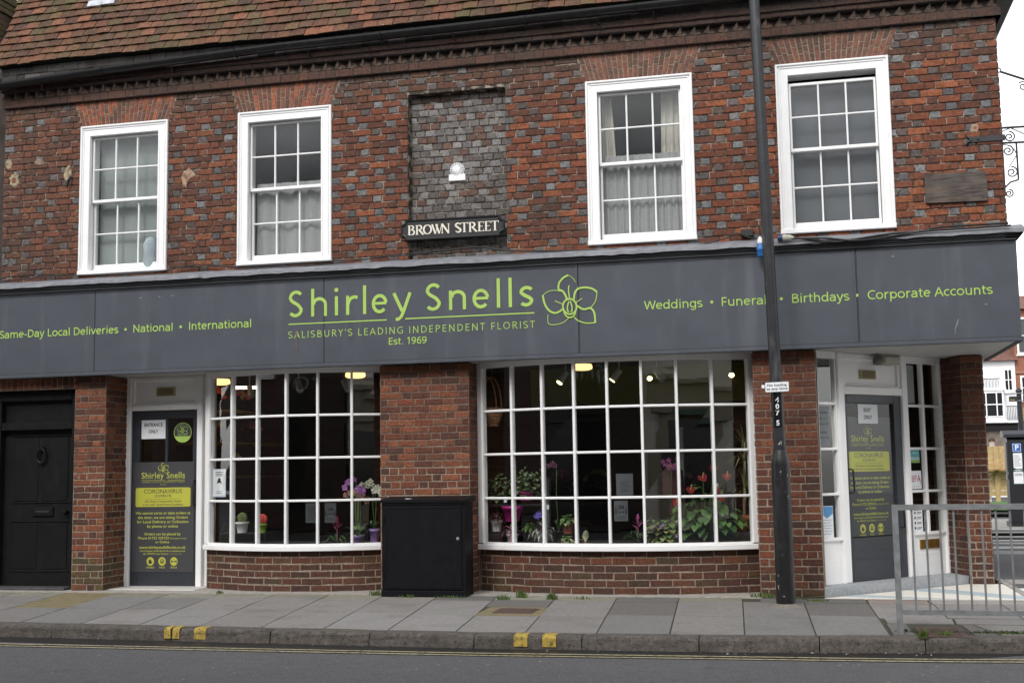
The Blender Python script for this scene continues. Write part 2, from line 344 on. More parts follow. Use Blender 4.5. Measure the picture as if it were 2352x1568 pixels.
# open humanist sans drawn as strokes: glyph = (advance, [polylines]) in cap-heights
XH = .745
def _sans():
    h = .065; o = XH/2; r = XH/2-h; G = {}
    sh = lambda x0, x1: [(x0, XH*.60)] + arc((x0+x1)/2, XH*.58, (x1-x0)/2, XH*.42-h, 165, 0, 10) + [(x1, 0)]
    ring = lambda cx, rx: arc(cx, o, rx, r, 0, 360, 22)
    def S_(w, H): 
        cx = w/2; up = arc(cx, H*.74-h*.4, w/2-h*.9, H*.26-h*.6, 35, 185, 9); lo = arc(cx, H*.26+h*.4, w/2-h*.9, H*.26-h*.6, 5, -145, 9)
        return [up[:-1] + smooth([up[-1],(cx-w*.18,H*.57),(cx+w*.18,H*.44),lo[0]],4) + lo[1:]]
    V = lambda x, a=0, b=1: [(x,a),(x,b)]
    G['a'] = (.60, [arc(.27,XH*.64,.205,XH*.36-h,150,0,9)+[(.475,0)], smooth([(.475,.44),(.27,.41),(.10,.34),(.075,.20),(.13,.08),(.25,h),(.38,.11),(.475,.24)],4)])
    G['c'] = (.52, [arc(.33,o,.25,r,55,305,16)]); G['d'] = (.67, [ring(.30,.225), V(.53,0,1.05)]); G['e'] = (.62, [[(.09,o+.02),(.52,o+.02)], arc(.31,o,.235,r,5,315,18)])
    G['g'] = (.63, [ring(.29,.22), [(.51,XH),(.51,-.05)]+arc(.29,-.05,.22,.17,0,-140,9)]); G['h'] = (.67, [V(.13,0,1.05), sh(.13,.53)]); G['i'] = (.28, [V(.14,0,XH), [(.14,.90),(.14,1.02)]])
    G['l'] = (.28, [V(.14,0,1.05)]); G['m'] = (1.0, [V(.13,0,XH), sh(.13,.50), sh(.50,.87)]); G['n'] = (.67, [V(.13,0,XH), sh(.13,.53)]); G['o'] = (.66, [ring(.33,.25)])
    G['p'] = (.67, [V(.13,-.32,XH), ring(.37,.225)]); G['r'] = (.45, [V(.13,0,XH), [(.13,XH*.5)]+arc(.34,XH*.5,.21,XH*.5-h,170,70,7)]); G['s'] = (.51, S_(.51,XH))
    G['t'] = (.40, [[(.17,.95),(.17,.16)]+arc(.29,.17,.12,.17-h,180,300,6), [(.02,XH-h),(.36,XH-h)]]); G['u'] = (.67, [[(.13,XH)]+arc(.33,XH*.40,.20,XH*.40-h,180,345,10), V(.53,0,XH)])
    G['v'] = (.56, [[(.05,XH),(.28,.03)], [(.51,XH),(.28,.03)]]); G['y'] = (.56, [[(.05,XH),(.28,.04)], [(.51,XH),(.25,-.10),(.17,-.24),(.03,-.27)]]); G['-'] = (.36, [[(.05,.36),(.31,.36)]])
    G['A'] = (.72, [[(.04,0),(.36,.97)], [(.68,0),(.36,.97)], [(.15,.34),(.57,.34)]]); G['B'] = (.70, [V(.14), [(.14,1-h),(.34,1-h)]+arc(.36,.77,.19,.23-h,90,-90,8)+[(.14,.54)], [(.14,.53),(.38,.53)]+arc(.40,.30,.21,.235,88,-90,8)+[(.14,h)]])
    G['C'] = (.68, [arc(.43,.5,.35,.5-h,55,305,20)]); G['D'] = (.78, [V(.14), [(.14,1-h),(.30,1-h)]+arc(.32,.5,.36,.5-h,88,-88,16)+[(.14,h)]]); G['E'] = (.60, [V(.14), [(.14,1-h),(.53,1-h)], [(.14,.52),(.50,.52)], [(.14,h),(.53,h)]])
    G['F'] = (.55, [V(.14), [(.14,1-h),(.51,1-h)], [(.14,.48),(.48,.48)]]); G['G'] = (.78, [arc(.46,.5,.37,.5-h,52,290,20)+[(.68,.12),(.68,.46)], [(.46,.46),(.70,.46)]]); G['I'] = (.28, [V(.14)]); G['L'] = (.55, [V(.14), [(.14,h),(.52,h)]]); G['N'] = (.81, [V(.14), [(.14,.96),(.67,.04)], V(.67)])
    G['O'] = (.84, [arc(.42,.5,.34,.5-h,0,360,26)]); G['P'] = (.64, [V(.14), [(.14,1-h),(.32,1-h)]+arc(.34,.72,.21,.28-h,88,-88,9)+[(.14,.44)]]); G['R'] = (.68, [V(.14), [(.14,1-h),(.32,1-h)]+arc(.34,.74,.20,.26-h,88,-88,9)+[(.14,.49)], [(.34,.48),(.62,0)]])
    G['S'] = (.59, S_(.59,1)); G['T'] = (.62, [V(.31), [(.03,1-h),(.59,1-h)]]); G['U'] = (.78, [[(.14,1)]+arc(.39,.33,.25,.33-h,180,360,12)+[(.64,1)]]); G['W'] = (1.02, [[(.04,1),(.27,.03)], [(.27,.03),(.51,.97)], [(.51,.97),(.75,.03)], [(.75,.03),(.98,1)]]); G['Y'] = (.60, [[(.04,1),(.30,.5)], [(.56,1),(.30,.5)], V(.30,0,.5)])
    G['1'] = (.56, [V(.33), [(.33,.98),(.15,.82)]]); G['9'] = (.60, [arc(.29,.68,.21,.26,0,360,16), [(.50,.68),(.48,.35),(.36,.12),(.12,.06)]]); G['6'] = (.60, [arc(.31,.32,.21,.26,0,360,16), [(.10,.32),(.12,.65),(.25,.88),(.47,.94)]])
    G['.'] = (.28, [[(.14,0),(.14,.13)]]); G['’'] = (.22, [[(.13,1.0),(.09,.76)]]); G[' '] = (.29, [])
    return G
SANS = _sans()
def stroke_text(mb, body, T, u, v, cap, width, wt, track=.0, w=.001):
    adv = sum(SANS[c][0]+track for c in body) - track - .14; sx = width/adv; x = -.07; n = 0
    for c in body:
        a, strokes = SANS[c]
        for p in strokes:
            n += 1; ribbon(mb, T, [(u+(x+q[0])*sx, v+q[1]*cap) for q in p], wt*cap*(1.15 if c in '.’' else 1), w+.00005*(n % 12), 0)
        x += a + track

# ------------------------------------------------------------------ brickwork
REDS = [(.212,.063,.030),(.186,.057,.029),(.150,.051,.030),(.248,.080,.036),(.170,.057,.032),(.122,.046,.030)]
LOWREDS = [(.212,.066,.032),(.172,.056,.030),(.122,.044,.028),(.250,.086,.041),(.088,.040,.028),(.185,.070,.038)]
GREYS = [(.145,.143,.147),(.19,.19,.196),(.105,.102,.104),(.15,.145,.146),(.225,.227,.233),(.12,.108,.104)]
SOOT = (.086,.060,.045)
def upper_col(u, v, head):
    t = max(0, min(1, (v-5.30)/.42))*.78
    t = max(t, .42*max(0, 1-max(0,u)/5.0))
    if head and rnd.random() < (.30 if u < .75 else .5 if u < 2.75 else .70): return mixc(mixc(jit(rnd.choice(GREYS), .16), (.115,.070,.052), rnd.choice([0,.1,.2,.35,.6])), SOOT, t*.5)
    c = jit(rnd.choice(REDS), .2)
    k = max(0, min(1, (u-6.5)/4)); c = mixc(c, (c[0]*1.08, c[1]*1.12, c[2]*1.12), k)
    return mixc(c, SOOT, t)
def niche_col(u, v, head):
    c = jit(rnd.choice(GREYS), .15) if rnd.random() < .8 else jit((.13,.08,.066), .2)
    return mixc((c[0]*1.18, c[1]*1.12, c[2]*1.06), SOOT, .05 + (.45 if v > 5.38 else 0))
def low_col(u, v, head):
    c = jit(rnd.choice(LOWREDS), .15)
    if v < .35 and rnd.random() < .08: c = mixc(c, (.085,.082,.035), .6)
    elif v < .3: c = mixc(c, (.07,.045,.036), .4)
    return c
def brick(mb, T, u0, u1, v0, v1, w, col, b=.006, j=.0032):
    r = lambda: rnd.uniform(-j, j)
    O = [(u0+r(),v0+r()),(u1+r(),v0+r()),(u1+r(),v1+r()),(u0+r(),v1+r())]
    I = [(O[0][0]+b,O[0][1]+b),(O[1][0]-b,O[1][1]+b),(O[2][0]-b,O[2][1]-b),(O[3][0]+b,O[3][1]-b)]
    ww = w + rnd.uniform(-.0025, .0025)
    P = [T(u,v,-.012) for u,v in O] + [T(u,v,ww-b*.7) for u,v in O] + [T(u,v,ww+rnd.uniform(-.001,.001)) for u,v in I]
    fs = [(8,9,10,11)]
    for k in range(4):
        n = (k+1) % 4; fs += [(4+k,4+n,8+n,8+k),(k,n,4+n,4+k)]
    mb.add(P, fs, 0, col)
def bond(mb, T, u0, u1, v0, v1, colf, holes=(), course=.0756, st=.222, hd=.107, joint=.0115, w=.009, phase=0.0, style='flemish'):
    n = max(1, round((v1-v0)/course)); ch = (v1-v0)/n
    for r in range(n):
        a = v0 + r*ch; mid = a + ch/2
        iv = [(u0, u1)]
        for h in holes:
            q = h(mid)
            if not q: continue
            nx = []
            for x, y in iv:
                if q[1] <= x or q[0] >= y: nx.append((x, y)); continue
                if q[0] > x: nx.append((x, q[0]))
                if q[1] < y: nx.append((q[1], y))
            iv = nx
        mod = st+hd if style == 'flemish' else (st if style == 'stretch' else hd)
        off = phase + (mod/2 if r % 2 else 0) + rnd.uniform(-.02, .02) + .01*math.sin(r*.9)
        for x, y in iv:
            if y - x < .02: continue
            cuts = []; k = math.floor((x-off)/mod) - 1
            while off + k*mod < y + mod:
                p = off + k*mod
                cuts.append((p, 's'));
                if style == 'flemish': cuts.append((p+st, 'h'))
                k += 1
            edges = [(x, None)] + [(c, t) for c, t in cuts if x+.045 < c < y-.045] + [(y, None)]
            for i in range(len(edges)-1):
                p, q = edges[i][0], edges[i+1][0]
                t = edges[i][1]
                head = (t == 'h') if t else (q-p < .16)
                if style == 'header': head = True
                brick(mb, T, p+joint/2, q-joint/2, a+joint/2, a+ch-joint/2, w, colf((p+q)/2, mid, head))
rect_hole = lambda a, b, c, d: (lambda v: (a, b) if c < v < d else None)
def wall_sheet(mb, T, u0, u1, v0, v1, holes, depth, mat):
    us = sorted({u0,u1,*[x for h in holes for x in h[:2]]}); vs = sorted({v0,v1,*[x for h in holes for x in h[2:]]})
    for i in range(len(us)-1):
        for j in range(len(vs)-1):
            cx, cy = (us[i]+us[i+1])/2, (vs[j]+vs[j+1])/2
            if any(h[0] < cx < h[1] and h[2] < cy < h[3] for h in holes): continue
            mb.quad(T(us[i],vs[j],0), T(us[i+1],vs[j],0), T(us[i+1],vs[j+1],0), T(us[i],vs[j+1],0), mat)
    for a, b, c, d in holes:
        mb.quad(T(a,c,0),T(a,d,0),T(a,d,-depth),T(a,c,-depth),mat); mb.quad(T(b,d,0),T(b,c,0),T(b,c,-depth),T(b,d,-depth),mat)
        mb.quad(T(a,d,0),T(b,d,0),T(b,d,-depth),T(a,d,-depth),mat); mb.quad(T(b,c,0),T(a,c,0),T(a,c,-depth),T(b,c,-depth),mat)

# ================================================================== SETTING
mb = MB(); mb.quad((-60,-60,-.13),(60,-60,-.13),(60,90,-.13),(-60,90,-.13)); mb.build("ground", ASPHALT, kind="structure")
KP = [(-8,-2.72),(-2,-2.76),(1.9,-2.92),(3.6,-3.0),(6.4,-3.12),(8.4,-3.07),(9.7,-2.95),(10.5,-2.87),(13,-2.7),(16,-2.4)]
def ky(x):
    for (a,b),(c,d) in zip(KP, KP[1:]):
        if a <= x <= c: return lerp(b, d, (x-a)/(c-a))
    return KP[0][1] if x < KP[0][0] else KP[-1][1]
# road sheet
mb = MB(); xs = [-14+.5*i for i in range(69)]
for a, b in zip(xs, xs[1:]):
    mb.quad((a,-14,-.112),(b,-14,-.112),(b,ky(b)+.05,-.112),(a,ky(a)+.05,-.112))
mb.build("road", ASPHALT, kind="structure")
mb = MB()
for a, b in zip(xs, xs[1:]):
    if b > 16: break
    e_ = lambda x: (-.30 if x < 10.05 else -.06)-.015*math.sin(x*5)
    mb.quad((a,ky(a)+e_(a),-.109),(b,ky(b)+e_(b),-.109),(b,ky(b)+.04,-.109),(a,ky(a)+.04,-.109))
mb.build("gutter_channel", CHANNEL, kind="structure")
mb = MB()
YP = [(-14,-3.33),(2.1,-3.36),(6.4,-3.375),(9.7,-3.265),(10.5,-3.19),(16,-2.85)]
def yy(x):
    for (a,b),(c,d) in zip(YP, YP[1:]):
        if a <= x <= c: return lerp(b, d, (x-a)/(c-a))
    return YP[-1][1]
for d in (0, -.11):
    for a, b in zip(xs, xs[1:]):
        if b > 16: break
        mb.quad((a,yy(a)+d-.021,-.1055),(b,yy(b)+d-.021,-.1055),(b,yy(b)+d+.021,-.1055),(a,yy(a)+d+.021,-.1055))
mb.build("road_marking", YLINE, kind="structure")
# kerb stones
mb = MB(); KJ = [-5,-4.1,-3.2,-2.3,-1.4,-.5,.4,1.3,2.42,3.63,4.55,5.44,6.34,7.21,8.12,9.02,9.79,10.75,11.7,12.6,13.5,14.4,15.3]
def kprof(y): return [(y-.012,-.125),(y-.004,-.06),(y,-.026),(y+.008,-.010),(y+.028,-.001),(y+.15,.001)]
for a, b in zip(KJ, KJ[1:]):
    g = .004; a2, b2 = a+g, b-g; n = 5; rows = []
    wob = rnd.uniform(-.004,.004)
    for i in range(n+1):
        x = lerp(a2, b2, i/n); e = .012 if i in (0,n) else 0
        rows.append([(x, y+e*(1 if k < 4 else 0)+wob+rnd.uniform(-.003,.003), z-e*(.6 if k > 1 else 0)+rnd.uniform(-.0015,.0015)) for k,(y,z) in enumerate(kprof(ky(x)))])
    P = [p for r in rows for p in r]; m = len(rows[0]); fs = []
    for i in range(n):
        for k in range(m-1): fs.append((i*m+k, (i+1)*m+k, (i+1)*m+k+1, i*m+k+1))
    mb.add(P, fs, 0, smooth=False)
    mb.add([rows[0][0], *rows[0][1:], (a2, ky(a2)+.15, -.125)], [tuple(range(m,-1,-1))]); mb.add([*rows[-1], (b2, ky(b2)+.15, -.125)], [tuple(range(m+1))])
for x, hw in ((3.59,.032),(3.672,.034),(3.90,.055),(6.725,.055),(6.955,.055)):   # painted no-loading bars on the kerb
    for i in range(4):
        a, b = x-hw+2*hw*i/4, x-hw+2*hw*(i+1)/4
        pr = lambda X: [(X, y-.009, z+.004) for y, z in kprof(ky(X))][1:]
        A, B = pr(a), pr(b); A[-1] = (a, ky(a)+.115, .0045); B[-1] = (b, ky(b)+.115, .0045); A[0] = (a, A[0][1], -.088); B[0] = (b, B[0][1], -.088)
        for k in range(len(A)-1): mb.add([A[k], B[k], B[k+1], A[k+1]], [(0,1,2,3)], 1)
mb.build("kerb", [KERB, KERBPAINT], kind="structure")
# pavement: joints bed + slabs
mb = MB(); SX = [-4.0,-3.4,-2.8,-2.2,-1.6,-1.0,-.4,.2,.8,1.41,2.02,2.65,3.22,3.82,4.40,4.98,5.55,6.14,6.72,7.30,7.88,8.46,9.0,9.55,10.1,10.7,11.3,11.9,12.5,13.1,13.7,14.3,15]
def sl(x): return -.235 if x < 2 else lerp(-.235,-.14,(x-2)/3.5) if x < 5.5 else lerp(-.14,-.01,min(1,(x-5.5)/4.5))
for a, b in zip(xs, xs[1:]):
    if b > 15.3: break
    mb.quad((a,ky(a)+.13,-.006),(b,ky(b)+.13,-.006),(b,1.0,-.006),(a,1.0,-.006), 1)
def slab(poly, col, dz=0.0):
    cx = sum(p[0] for p in poly)/4; cy = sum(p[1] for p in poly)/4
    q = [(p[0]+(.006 if p[0] < cx else -.006), p[1]+(.006 if p[1] < cy else -.006)) for p in poly]
    z = dz + rnd.uniform(-.001,.0015); tz = rnd.uniform(-.0015,.0015)
    mb.add([(x,y,-.02) for x,y in q]+[(x,y,z+(tz if i%2 else -tz)) for i,(x,y) in enumerate(q)], [(4,5,6,7),(0,1,5,4),(1,2,6,5),(2,3,7,6),(3,0,4,7)], 0, col)
SC = [(.282,.270,.260),(.258,.247,.238),(.235,.227,.221),(.268,.253,.243),(.298,.287,.279)]
DK = (.168,.160,.153)
for i, (a, b) in enumerate(zip(SX, SX[1:])):
    f0, f1 = ky(a)+.158, ky(b)+.158
    m1 = rnd.choice([-1.72,-1.66,-1.60]) if not 5.5 < a < 8 else -1.87
    if 7.2 < a < 8.4: m1 = -1.72
    m2 = -.58 + rnd.uniform(-.06,.06); m3 = -.20
    X = lambda x, y, ref: x + sl(x)*(y+2.9)
    rows = [(f0, f1, m1, m1), (m1, m1, m2, m2), (m2, m2, m3, m3)]
    for k, (p, q, r, s) in enumerate(rows):
        if 9.5 < a < 10.2 and k == 0: continue
        if 8.4 < a < 11.5 and k == 2:
            continue
        c = jit(rnd.choice(SC), .06)
        if k == 2: c = mixc(c, (.27,.26,.16), .45)
        if (i, k) in ((19,1),(19,2),(16,2),(21,2)) or (8.9 < a < 9.1 and k == 1): c = jit(DK, .05)
        if 1.4 < a < 1.42 and k >= 1: continue           # gravel patch
        if 6.1 < a < 6.2 and k == 1:                   # cover stands here
            slab([(X(a,-1.15,0),-1.15),(X(b,-1.15,0),-1.15),(X(b,r,0),r),(X(a,r,0),r)], jit(DK,.05)); continue
        slab([(X(a,p,0),p),(X(b,q,0),q),(X(b,s,0),s),(X(a,r,0),r)], c)
for a, b, c in ((8.49,9.49,DK),(9.5,10.05,(.30,.25,.22)),(10.07,11.4,(.34,.32,.3)),(11.4,13,(.34,.32,.3))):
    slab([(a,-.58),(b,-.58),(b,-.2),(a,-.2)], jit(c,.05))
slab([(9.575,-2.06),(10.1,-2.06),(10.12,-1.7),(9.56,-1.7)], jit(SC[0],.04)); slab([(10.11,-2.06),(10.68,-2.06),(10.7,-1.7),(10.13,-1.7)], jit(SC[1],.04))
slab([(9.57,-2.78),(9.74,-2.78),(9.72,-2.1),(9.56,-2.1)], jit(DK,.05)); slab([(10.17,-2.72),(10.36,-2.70),(10.22,-2.1),(10.14,-2.1)], jit(DK,.05))
slab([(10.37,-2.70),(10.95,-2.66),(10.8,-2.1),(10.24,-2.1)], jit(SC[3],.04))
mb.box(UP, -4, 8.5, -.2, .62, -.03, .0035, 2)                           # cement haunching along the wall foot
mb.prism(UP, [(1.41-.235*1.2,-1.70),(2.02-.235*1.2,-1.70),(2.02-.235*2.72,-.18),(1.41-.235*2.72,-.18)], -.03, -.001, 3)                      # gravelled patch by the black door
mb.box(UP, 5.99, 6.62, -1.86, -1.16, -.03, -.0008, 3)                   # gravel bedding of the stop-tap cover
mb.build("pavement", [SLAB, GROUT, CEMENT, GRAVELM], kind="structure")
# forecourt mosaic under the overhanging corner
mb = MB(); tri = [(9.10,-.185),(10.98,-.185),(10.98,1.40),(10.67,1.42)]
mb.prism(UP, tri, -.03, .004, 0)
mb.prism(UP, [(9.26,-.02),(9.44,.16),(10.35,-.183),(9.95,-.183)], .004, .0062, 1); mb.prism(UP, [(9.95,.66),(10.17,.90),(10.978,.16),(10.978,-.16),(10.85,-.10)], .004, .0062, 1)
mb.box(UP, 10.985, 11.06, -.2, 2.0, -.03, .006, 2)
mb.build("forecourt", [MATW, MATB, CEMENT], kind="structure")
# side street surfaces
mb = MB()
mb.quad((11.0,1.0,-.004),(15.3,1.0,-.004),(15.3,3.6,-.004),(11.0,3.6,-.004), 0)
mb.quad((11.06,-.2,-.002),(15.3,-.2,-.002),(15.3,1.0,-.002),(11.06,1.0,-.002), 1)
mb.quad((11.1,3.6,-.003),(19,3.6,-.003),(19,6.0,-.003),(11.1,6.0,-.003), 0)
mb.quad((11.08,1.45,.0),(13.5,1.45,.0),(13.5,2.0,.0),(11.08,2.0,.0), 1, (.42,.41,.39))
for k, (a, b, c) in enumerate(((6.05,6.75,.30),(7.2,7.75,.44),(8.3,8.7,.36),(9.15,9.5,.44),(10.2,10.6,.36),(11.6,12.2,.3),(12.6,13.4,.42))):
    mb.quad((11.1,a,-.001),(20,a-.15,-.001),(20,b-.15,-.001),(11.1,b,-.001), 1, (c,c*.98,c*.94))
mb.quad((11.0,13.4,.0),(20,13.4,.0),(20,17.5,.0),(11.0,17.5,.0), 1, (.38,.36,.33))
mb.build("side_pavement", [ASPHALT, SLAB], kind="structure")

# ================================================================== THE SHOP BUILDING
shop = thing("florist_shop", "red brick corner building with grey fascia, white sash windows and two bow shop windows", "building")
WINS = [(.717,1.861),(2.752,3.900),(6.820,7.966),(8.826,9.959)]; WZ0, WZ1 = 3.659, 5.451
F0 = front(0.0)
XL, XR, ZB, ZT = -.33, 11.005, 3.45, 5.75
NI = (4.805, 5.925, 3.45, 5.490)
def arch_hole(x0, x1):
    def h(v):
        if not (WZ1-.02 < v < 5.775): return None
        t = (v-WZ1)/(5.775-WZ1); return (lerp(x0+.02, x0-.10, t), lerp(x1-.02, x1+.115, t))
    return h
mb = MB()
holes = [(x0+.03, x1-.03, WZ0+.03, WZ1-.03) for x0, x1 in WINS]
wall_sheet(mb, F0, XL, XR, ZB, ZT+.1, [NI]+holes, .26, 1)
hf = [rect_hole(*NI)] + [rect_hole(*h) for h in holes] + [arch_hole(*w) for w in WINS]
bond(mb, F0, XL, XR, ZB, ZT, upper_col, hf, phase=.06)
Tside, Ls = along((XR,0),(XR,7))                                  # return wall on the side street
mb.quad(Tside(0,ZB,0),Tside(Ls,ZB,0),Tside(Ls,ZT+.1,0),Tside(0,ZT+.1,0),1)
bond(mb, Tside, 0, 3.0, ZB, ZT, upper_col, phase=.0)
mb.box(UP, XL, XL+.2, .30, 7, 2.6, ZT+.1, 1); mb.box(UP, XL+.2, XR-.2, 6.9, 7, 0, ZT+.1, 1)
wall = mb.build("brick_wall", [BRICK, MORTAR_DARK], shop)
mb = MB(); FN = front(.105); mb.quad(FN(NI[0],ZB,0),FN(NI[1],ZB,0),FN(NI[1],NI[3],0),FN(NI[0],NI[3],0),1)
bond(mb, FN, NI[0]+.004, NI[1]-.004, ZB, NI[3]-.005, niche_col, style='header', hd=.113, joint=.012, course=.077)
mb.build("blind_window", [BRICK, MORTAR_DARK], shop)
# splayed flat arches
for wi, (x0, x1) in enumerate(WINS):
    mb = MB(); n = 22
    zt = 5.772 if wi < 3 else 5.735
    mb.add([F0(x0-.02,WZ1-.03,.004),F0(x1+.02,WZ1-.03,.004),F0(x1+.115,zt,.004),F0(x0-.10,zt,.004)], [(0,1,2,3)], 1)
    for k in range(n):
        def e(t, v): return lerp(lerp(x0+.012,x1-.012,t), lerp(x0-.09,x1+.105,t), (v-WZ1)/(zt-WZ1))
        h = zt - WZ1; pts = [WZ1, WZ1+h*(.36 if k%2 else .62), zt]
        if k % 4 == 2: pts = [WZ1, WZ1+h*.44, WZ1+h*.66, zt]
        for a, b in zip(pts, pts[1:]):
            g = .0066; t0, t1 = k/n, (k+1)/n
            P = [(e(t0,a)+g,a+g),(e(t1,a)-g,a+g),(e(t1,b)-g,b-g),(e(t0,b)+g,b-g)]
            c = jit(rnd.choice([(.36,.105,.05),(.30,.09,.05),(.19,.075,.055),(.24,.085,.055)]), .15)
            if wi >= 2: c = mixc(c, (.17,.09,.068), .65)
            if rnd.random() < .3: c = mixc(c, SOOT, .6)
            ww = .0095+rnd.uniform(-.0015,.0015); i_ = .002
            mb.add([F0(u,v,-.002) for u,v in P]+[F0(u,v,ww-.002) for u,v in P]+[F0(u+(i_ if q in (0,3) else -i_),v+(i_ if q < 2 else -i_),ww) for q,(u,v) in enumerate(P)],
                   [(8,9,10,11)]+[(4+q,4+(q+1)%4,8+(q+1)%4,8+q) for q in range(4)]+[(q,(q+1)%4,4+(q+1)%4,4+q) for q in range(4)], 0, c)
    mb.build("window_arch", [BRICK, M("arch_mortar", (.31,.25,.185), .95, noise=(12,.5,1.15), layers=[(3.5,.55,.68,(.12,.085,.07),.8)])], shop)
# cornice: ledge course, dog-tooth course, oversailing courses, wall-plate course
mb = MB()
def band(v0, v1, w, cf, hd=.22):
    T = front(0); mb.box(T, XL, XR+w, v0, v1, -.2, w-.004, 1)
    u = XL
    while u < XR+w-.01:
        q = min(u+hd*rnd.choice([.5,1,1,1]), XR+w); brick(mb, front(-w+.004), u+.004, q-.004, v0+.003, v1-.003, .006, cf(), b=.004); u = q
    Ts, L_ = along((XR+w,-w),(XR+w,7)); mb.box(Ts, 0, L_, v0, v1, -.3, .0, 1)
DKB = lambda: jit(mixc(rnd.choice(REDS), (.030,.024,.021), .82), .2)  # mixed towards black: deep shade under the gutter put into the brick colour
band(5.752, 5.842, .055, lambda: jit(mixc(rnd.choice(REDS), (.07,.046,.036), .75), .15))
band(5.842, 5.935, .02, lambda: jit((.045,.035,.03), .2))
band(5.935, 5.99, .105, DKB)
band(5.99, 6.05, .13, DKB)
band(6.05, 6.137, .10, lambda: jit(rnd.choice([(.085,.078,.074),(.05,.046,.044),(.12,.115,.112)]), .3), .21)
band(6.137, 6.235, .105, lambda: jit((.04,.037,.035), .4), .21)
u = XL+.03
while u < XR+.02:
    if not (8.02 < u < 8.1):
        s_ = rnd.uniform(.066,.073); z0, z1 = 5.866, 5.940+rnd.uniform(-.004,.004); c = jit((.15,.105,.08), .15); q = rnd.uniform(-.006,.006)
        P = [F0(u-s_,z0,.022),F0(u+s_,z0,.022),F0(u+q,z0-.021,.050),F0(u+q,z1,.088),F0(u-s_*.12,z1,.02),F0(u+s_*.12,z1,.02)]
        mb.add(P, [(0,2,3,4)], 0, c); mb.add(P, [(2,1,5,3),(3,5,4)], 0, c); mb.add(P, [(0,1,2)], 0, c)
    u += .1485
mb.build("cornice", [BRICK, M("cornice_mortar", (.05,.042,.038), .95, noise=(20,.5,1.5))], shop)
# gutter
mb = MB()
gz = lambda x: 5.972+.0455*x if x < 1.2 else 6.027+.031*(x-1.2) if x < 3.3 else 6.092+.009*(x-3.3)
gp = [(x,-.215,gz(x)) for x in (XL-.4,1.2,3.3,5,7,9,XR+.16)]
for (xa,ya,za),(xb,yb,zb) in zip(gp, gp[1:]):
    rows = []
    for x, z in ((xa,za),(xb,zb)):
        rows.append([(x, ya+.068*math.cos(math.radians(a)), z+.045+.072*math.sin(math.radians(a))) for a in range(180,361,18)] + [(x, ya+.06*math.cos(math.radians(a)), z+.045+.06*math.sin(math.radians(a))) for a in range(360,179,-18)])
    n = len(rows[0]); mb.add(rows[0]+rows[1], [(k,(k+1)%n,n+(k+1)%n,n+k) for k in range(n)], 0, smooth=False)
for x in (1.15,2.85,4.6,6.25,7.45):
    z = gz(x)
    mb.tube([(x-.03,-.215-.068*math.cos(q*.35),z+.045-.075*math.sin(q*.35)) for q in range(10)], .010, 0, 6)
for x in (.3,2.0,3.7,5.4,7.0,7.6,9.3,10.6):
    z = gz(x)
    mb.tube([(x,-.215,z-.03),(x,-.20,z-.10),(x,-.13,z-.09)], .008, 0, 6)
mb.box(UP, XR+.09, XR+.24, -.285, 7, 6.07, 6.2, 0); mb.box(UP, XR+.02, XR+.2, -.25, 7, 5.93, 6.07, 0)
mb.build("gutter", M("black_gutter", (.008,.008,.009), .4, noise=(10,.6,1.8), layers=[(14,.66,.74,(.05,.05,.05),.4)]), shop)
# tiled roof (steep lower slope)
TH = math.radians(65); RO = Vector((0,-.165,6.235)); RU = Vector((0,math.cos(TH),math.sin(TH))); RN = Vector((0,-math.sin(TH),math.cos(TH)))
TR = lambda u, v, w: tuple(Vector((u,0,0)) + RO + RU*v + RN*w)
mb = MB(); mb.box(TR, XL-.02, XR+.2, .03, 2.9, -.12, -.004, 1)
TC = [(.145,.070,.044),(.12,.060,.040),(.165,.080,.050),(.095,.052,.038),(.125,.070,.046),(.20,.088,.054)]
gauge, tw = .117, .176
for r in range(24):
    v = r*gauge; u = XL-.06 + (tw/2 if r % 2 else 0) - rnd.uniform(0,.03)
    sag = lambda x: .012*math.sin(x*1.3)+.006*math.sin(x*3.1+r)
    if r % 2: u -= tw/2
    first = True
    while u < XR+.2:
        wd = tw*(.5 if (first and r % 2) else 1)*rnd.uniform(.97,1.03)
        c = jit(rnd.choice(TC), .18)
        if r > 3 and rnd.random() < .18: c = mixc(c, (.075,.05,.042), .6)
        if rnd.random() < .05: c = mixc(c, (.10,.09,.045), .6)
        d = rnd.uniform(-.006,.006); tl = rnd.uniform(-.004,.004); s0 = sag(u); s1 = sag(u+wd); lift = rnd.uniform(.028,.038)
        g = .0035; a0, a1 = u+g, u+wd-g; vb = v+d
        cam_ = .006*rnd.uniform(.3,1)
        P = [TR(a0,vb+s0,lift),TR((a0+a1)/2,vb+(s0+s1)/2,lift+cam_),TR(a1,vb+s1+tl,lift),
             TR(a1,vb+gauge*1.5+s1,.0),TR((a0+a1)/2,vb+gauge*1.5+(s0+s1)/2,.004),TR(a0,vb+gauge*1.5+s0,.0),
             TR(a0,vb+s0,lift-.015),TR((a0+a1)/2,vb+(s0+s1)/2,lift+cam_-.015),TR(a1,vb+s1+tl,lift-.015)]
        mb.add(P, [(0,1,4,5),(1,2,3,4)], 0, c); mb.add(P, [(6,7,1,0),(7,8,2,1)], 0, mixc(c, (.06,.075,.02), .6)); mb.add(P, [(6,0,5),(2,8,3)], 0, c)
        u += wd; first = False
roof = mb.build("roof", [TILE, BLACK], shop)
mb = MB(); mb.box(TR, .655, .84, .83, .925, .02, .052, 0); mb.box(TR, .846, 1.02, .835, .935, .02, .055, 0); mb.build("lead_patch", M("bright_lead", (.55,.57,.62), .45, metal=.3, noise=(12,.7,1.15)), roof)

